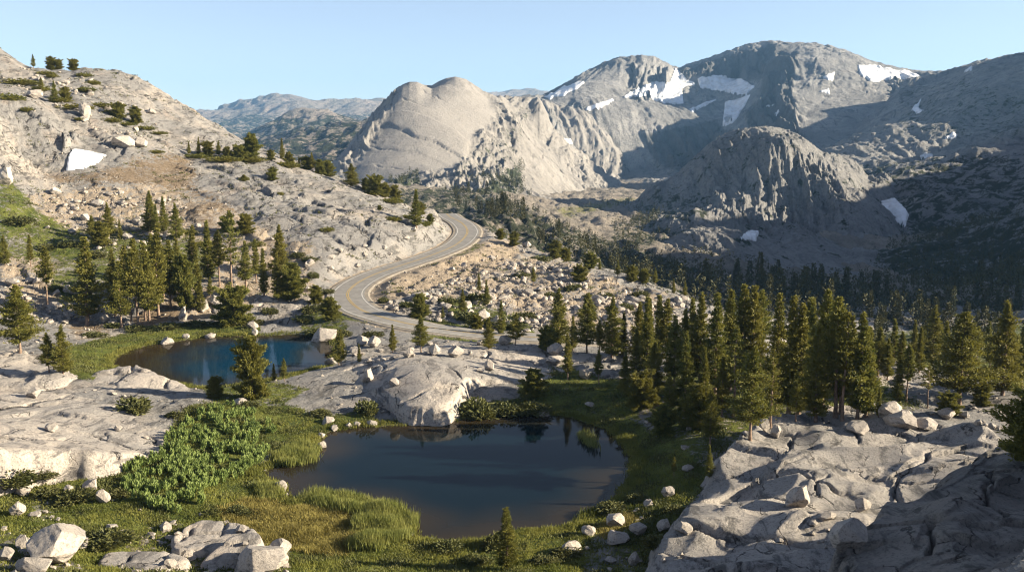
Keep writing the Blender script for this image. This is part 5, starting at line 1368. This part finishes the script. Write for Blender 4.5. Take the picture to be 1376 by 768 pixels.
inframe = (PX > -70) & (PX < 1450) & (PY < 800)
def rubble(name, weight, n, smin, smax, seed):
    x, y, z, r = pick_near(weight * inframe * (RD > 5.5), n, seed)
    n = len(x)
    shapes = [rock_shape(950 + i, ICO1 if smax < 0.8 else ICO2, 6, 0.5, 0.0) for i in range(8)]
    parts = []
    s = smin * (smax / smin) ** (r.random(n) ** 2.0)
    kk = r.integers(0, 8, n)
    for i in range(8):
        m = kk == i; c = m.sum()
        if c == 0: continue
        v, f = shapes[i]
        a = r.uniform(0, 6.28, c); ca, sa = np.cos(a), np.sin(a)
        sc = s[m][:, None] * r.uniform(0.7, 1.25, (c, 3)) * np.array([1, 1, 0.75])
        V = v[None] * sc[:, None]
        tx = r.uniform(-0.4, 0.4, c)[:, None]
        V = np.stack([V[..., 0], V[..., 1] * np.cos(tx) - V[..., 2] * np.sin(tx), V[..., 1] * np.sin(tx) + V[..., 2] * np.cos(tx)], -1)
        V = np.stack([V[..., 0] * ca[:, None] - V[..., 1] * sa[:, None], V[..., 0] * sa[:, None] + V[..., 1] * ca[:, None], V[..., 2]], -1)
        V += np.stack([x[m], y[m], z[m] + 0.25 * s[m]], 1)[:, None]
        F = f[None] + (np.arange(c) * len(v))[:, None, None]
        parts.append((V.reshape(-1, 3), F.reshape(-1, 3)))
    co, fc = merge(parts)
    me = raw_mesh(name, co, fc); me.materials.append(M['rubble'])
    return link(name, me, kind='stuff')
not_green = 1 - np.clip(np.maximum(green, gold) * 1.6, 0, 1)
rubble('talus_rubble', (0.02 + talus ** 2) * (Y > 180) * (0.35 + 0.65 * not_green) * (gravel < 0.85) * smooth(-0.25, 0.45, noise(X / 9, Y / 9, 96)) , 2500, 0.16, 1.3, 921)
rubble('loose_stones', (0.12 + talus + 0.4 * gravel + 0.3 * soil + 1.2 * ((PY > 690) & (PX < 400) & (soil > 0.3))) * (0.15 + 0.85 * not_green) * (SD1 > 0.3) * (SD2 > 0.3), 7000, 0.10, 0.5, 922)

def tufts(name, weight, n, mat, hmin, hmax, wd, nb, seed, spread=0.22, level=None, lean=0.35):
    x, y, z, r = pick_near(weight * inframe, n, seed)
    n = len(x)
    if level is not None:
        z = np.maximum(z, level)
    clump = 0.6 + 0.8 * (0.5 + noise(x / 3.0, y / 3.0, seed))
    k = nb
    b = np.repeat(np.stack([x, y, z - 0.03], 1), k, 0)
    b[:, :2] += r.normal(size=(n * k, 2)) * spread
    d = r.normal(size=(n * k, 3)) * lean; d[:, 2] = 1
    L = r.uniform(hmin, hmax, n * k) * np.repeat(clump, k)
    co, f = blades(b, d, L, wd * r.uniform(0.7, 1.3, n * k), r, 0.1, 0.4)
    me = raw_mesh(name, co, f); me.materials.append(M[mat])
    return link(name, me, kind='stuff')
dry = (SD1 > 0.2) & (SD2 > 0.2)
gw = np.clip((green - 0.35) * 1.8, 0, 1) * dry * (Y < 330)
tufts('meadow_grass', gw * (gold < 0.4), 60000, 'grass', 0.12, 0.38, 0.07, 4, 931)
e12 = np.maximum(e1, e2) * (1 - cliff * 0.5)
tufts('crevice_scrub', (e12 * (0.25 + (noise(X / 14, Y / 14, 97) > 0.0)) + 0.04 * (noise(X / 9, Y / 9, 98) > 0.25)) * (Y > 225) * (RD > 7) * (gold < 0.2), 7000, 'shrub', 0.25, 0.7, 0.22, 7, 936, 0.4, None, 0.7)
tufts('golden_sedge', np.clip(gold - 0.3, 0, 1) * dry, 9000, 'sedge', 0.25, 0.55, 0.07, 5, 932)
reed_zone = np.maximum(zone([(392, 676), (432, 668), (482, 674), (522, 690), (558, 704), (552, 724), (505, 742), (470, 735), (486, 700), (430, 686)], 5, 80, 125), zone([(366, 612), (396, 596), (428, 600), (422, 618), (384, 624)], 4, 100, 150))
reed_zone = np.maximum(reed_zone, zone([(372, 648), (345, 656), (352, 672), (378, 668)], 4, 90, 130))
reed_zone = np.maximum(reed_zone, 0.5 * zone([(776, 571), (798, 575), (804, 588), (790, 585)], 3, 100, 150))
tufts('shore_reeds', reed_zone, 6500, 'reed', 0.6, 1.25, 0.08, 5, 933, 0.25, WZ1, 0.2)
fringe = ((SD1 > -0.3) & (SD1 < 1.6)) | ((SD2 > -0.3) & (SD2 < 1.6))
tufts('shore_grass', fringe * 1.0, 9000, 'grass', 0.25, 0.6, 0.08, 5, 934, 0.25, None, 0.3)
tufts('shrub_heath', np.clip(green - 0.3, 0, 1) * dry * (noise(X / 4, Y / 4, 71) > 0.12) * (Y < 330) * (gold < 0.4), 16000, 'shrub', 0.2, 0.5, 0.14, 5, 935, 0.3, None, 0.6)

lily_zone = zone([(160, 650), (172, 622), (212, 602), (232, 577), (262, 558), (300, 546), (345, 552), (370, 575), (360, 612), (322, 642), (292, 652), (268, 682), (228, 696), (184, 680)], 3, 90, 145)
def lilies():
    x, y, z, r = pick_near(lily_zone * (noise(X / 2.6, Y / 2.6, 81) > -0.15), 850, 941)
    n = len(x); k = 13
    hgt = r.uniform(0.75, 1.4, n)
    b = np.repeat(np.stack([x, y, z], 1), k, 0); hh = np.repeat(hgt, k)
    t = np.tile(np.linspace(0.15, 0.95, k), n)
    az = np.tile(np.arange(k) * 2.4, n) + np.repeat(r.uniform(0, 6.28, n), k)
    d = np.stack([np.cos(az), np.sin(az), 1.3 + 1.8 * t], 1)
    b[:, 2] += hh * t * 0.75
    b[:, :2] += np.stack([np.cos(az), np.sin(az)], 1) * 0.05
    co, f = blades(b, d, (0.62 - 0.2 * t) * r.uniform(0.8, 1.2, n * k), (0.30 - 0.09 * t) * r.uniform(0.8, 1.2, n * k), r, 0.2, 0.45)
    me = raw_mesh('leafy_thicket', co, f); me.materials.append(M['lily'])
    return link('leafy_thicket', me, kind='stuff')
lilies()
# ================================================================ labels that single each thing out
def label_row(items, phrase, noun, size_word, limit=16):
    items = sorted(items, key=lambda d: d['px'])
    for i, d in enumerate(items):
        d['o']['label'] = f"{size_word(d)} {noun} {phrase}, {ORD[i] if i < len(ORD) else 'last'} from the left"

def tree_size(d):
    a = 'tall' if d['h'] > 11 else ('medium' if d['h'] > 6 else 'small')
    b = {'cone': 'conical', 'slim': 'slender', 'wide': 'broad', 'sparse': 'thin sparse', 'bush': 'bushy'}[d['kind']]
    return f'{a} {b}'
def rows(items, key, cuts):
    out = [[] for _ in range(len(cuts) + 1)]
    for d in items:
        k = sum(d[key] >= c for c in cuts)
        out[k].append(d)
    return out
Zs = {}
for d in trees:
    if d['label']:
        d['o']['label'] = d['label']; d['o']['group'] = 'pines around the ponds'
    else:
        Zs.setdefault(d['zone'], []).append(d)
TREE_ROWS = {
    'forest': ([500, 513, 546, 562], ["at the forest's far edge", "in the forest's rear row", "in the forest's middle row", "in the forest's second row", "in the forest's front row"]),
    'right': ([490, 512], ['at the far edge right of the forest', 'in the rear row right of the forest', 'in the front row right of the forest']),
    'hump': ([495], ['behind the granite hump', 'at the shaded edge of the granite hump']),
    'road': ([432], ['on the bank beside the road bend', 'below the road near the granite hump']),
    'spur': ([], ['along the rocky spur right of the bend']),
    'grove': ([390, 415], ['at the back of the left grove', "in the grove's middle row", "in the left grove's front row"]),
    'grove_back': ([], ['in the small stand below the hillside scree']),
    'shore': ([], ['on the near bank of the upper pond']),
    'skyline': ([100], ["on the left hill's skyline", "below the left hill's skyline"]),
    'crest': ([219, 245], ['in the pine line crossing the hill', "on the hill's crest above the road", "low on the crest near the road"]),
}
for zn, items in Zs.items():
    cuts, phrases = TREE_ROWS[zn]
    for it, ph in zip(rows(items, 'py', cuts), phrases):
        label_row(it, ph, 'pine', tree_size)
        for d in it: d['o']['group'] = 'pines around the ponds'
FZ = {'bend': 'in the valley wood behind the bend', 'spur': 'in the valley behind the rocky spur', 'brink': 'on the brink behind the right-hand pines', 'mid': 'in the shaded valley beyond the forest'}
for zn, ph in FZ.items():
    it = [d for d in far_trees if d['zone'] == zn]
    med = sorted(d['py'] for d in it)[len(it) // 2]
    for half, w in (([d for d in it if d['py'] < med], 'farther'), ([d for d in it if d['py'] >= med], 'nearer')):
        label_row(half, ph, 'conifer', lambda d: w)
        for d in half: d['o']['group'] = 'far conifers in the valley'
def bsize(d):
    return 'large' if d['w'] > 15 else ('medium' if d['w'] > 9 else 'small')
BZ = {'scree': 'in the scree under the left cliff', 'spur': 'on the rocky spur right of the road', 'roadbank': 'between the road curve and the forest', 'hump_back': 'between the road and the granite hump', 'left_rocks': 'in the rocks left of the grove',
      'grove_rocks': 'among the grove pines', 'fore': 'in the left foreground grass', 'shade': 'in the shade at the ledge foot', 'hollow': 'in the hollow beside the dark knob', 'ledge_back': 'behind the wide grey ledge', 'upper_hill': 'high on the left hill', 'cut': 'on the pale cut above the road', 'shoreline': "on the lower pond's waterline", 'hand': 'in the open between ponds and ledge'}
Zs = {}
for d in boulders:
    d['o']['group'] = 'boulders strewn over the slopes'
    if d['label']: d['o']['label'] = d['label']
    else: Zs.setdefault(d['zone'], []).append(d)
for zn, it in Zs.items():
    label_row(it, BZ[zn], 'boulder', bsize)
SZ = {'meadow': 'in the meadow around the lower pond', 'hill': 'low on the rock of the left hill', 'bank': 'on the banks above the upper pond'}
Zs = {}
for d in shrubs:
    d['o']['group'] = 'low shrubs among the rocks'
    if d['label']: d['o']['label'] = d['label']
    else: Zs.setdefault(d['zone'], []).append(d)
def ssize(d):
    return 'wide' if d['w'] > 32 else ('middling' if d['w'] > 20 else 'little')
for zn, it in Zs.items():
    label_row(it, SZ[zn], 'green shrub', ssize)
# ================================================================ light, sky, air, camera
SUN_AZ, SUN_EL = math.radians(94), math.radians(20.5)
sd_ = Vector((math.sin(SUN_AZ) * math.cos(SUN_EL), math.cos(SUN_AZ) * math.cos(SUN_EL), math.sin(SUN_EL)))
L = bpy.data.lights.new('sun', 'SUN'); L.energy = 5.0; L.angle = math.radians(0.53); L.color = (1.0, 0.88, 0.67)
so = bpy.data.objects.new('sun', L); COL.objects.link(so)
so.rotation_euler = sd_.to_track_quat('Z', 'Y').to_euler()
so.location = sd_ * 300
W = bpy.data.worlds.new('World'); scene.world = W; W.use_nodes = True
nt = W.node_tree; bg = nt.nodes['Background']
sky = nt.nodes.new('ShaderNodeTexSky'); sky.sky_type = 'NISHITA'; sky.sun_disc = False
sky.sun_elevation = SUN_EL; sky.sun_rotation = SUN_AZ
sky.altitude = 2600; sky.air_density = 1.0; sky.dust_density = 1.2; sky.ozone_density = 2.0
hs = nt.nodes.new('ShaderNodeHueSaturation'); hs.inputs['Hue'].default_value = 0.507; hs.inputs['Saturation'].default_value = 0.68
nt.links.new(sky.outputs[0], hs.inputs['Color']); nt.links.new(hs.outputs[0], bg.inputs[0]); bg.inputs[1].default_value = 0.06

def haze_box(x0, x1, y0, y1, z0, z1, dens):
    co = np.array([(x, y, z) for z in (z0, z1) for y in (y0, y1) for x in (x0, x1)], float)
    f = np.array([(0, 2, 3, 1), (4, 5, 7, 6), (0, 1, 5, 4), (2, 6, 7, 3), (0, 4, 6, 2), (1, 3, 7, 5)])
    me = raw_mesh('haze', co, f)
    m = bpy.data.materials.new('mountain_air'); m.use_nodes = True
    t = m.node_tree; t.nodes.clear()
    o = t.nodes.new('ShaderNodeOutputMaterial'); v = t.nodes.new('ShaderNodeVolumePrincipled')
    v.inputs['Color'].default_value = (0.28, 0.58, 1.0, 1); v.inputs['Density'].default_value = dens; v.inputs['Anisotropy'].default_value = 0.1
    t.links.new(v.outputs[0], o.inputs['Volume'])
    return link('haze', me, m, kind='stuff')
HAZE = True
if HAZE:
    haze_box(-9000, 9000, -60, 14500, -420, 900, 4.2e-5)

cam = bpy.data.cameras.new('camera'); co_ = bpy.data.objects.new('camera', cam); COL.objects.link(co_)
cam.sensor_width = 36.0; cam.lens = 36.0 * F_PX / 1376.0
cam.clip_start = 0.5; cam.clip_end = 40000
co_.rotation_euler = (math.pi / 2 - PITCH, 0, 0)
scene.camera = co_
vs = scene.view_settings
scene.display_settings.display_device = 'sRGB'
vs.view_transform = 'Standard'; vs.look = 'None'; vs.exposure = 1.62; vs.gamma = 1.0; vs.use_curve_mapping = False
scene.render.engine = 'CYCLES'
cy = scene.cycles
cy.use_denoising = True
cy.max_bounces = 6; cy.diffuse_bounces = 1; cy.glossy_bounces = 3; cy.transmission_bounces = 3; cy.volume_bounces = 0; cy.transparent_max_bounces = 8
cy.filter_width = 1.15
cy.use_adaptive_sampling = True; cy.adaptive_threshold = 0.01
cy.caustics_reflective = False; cy.caustics_refractive = False
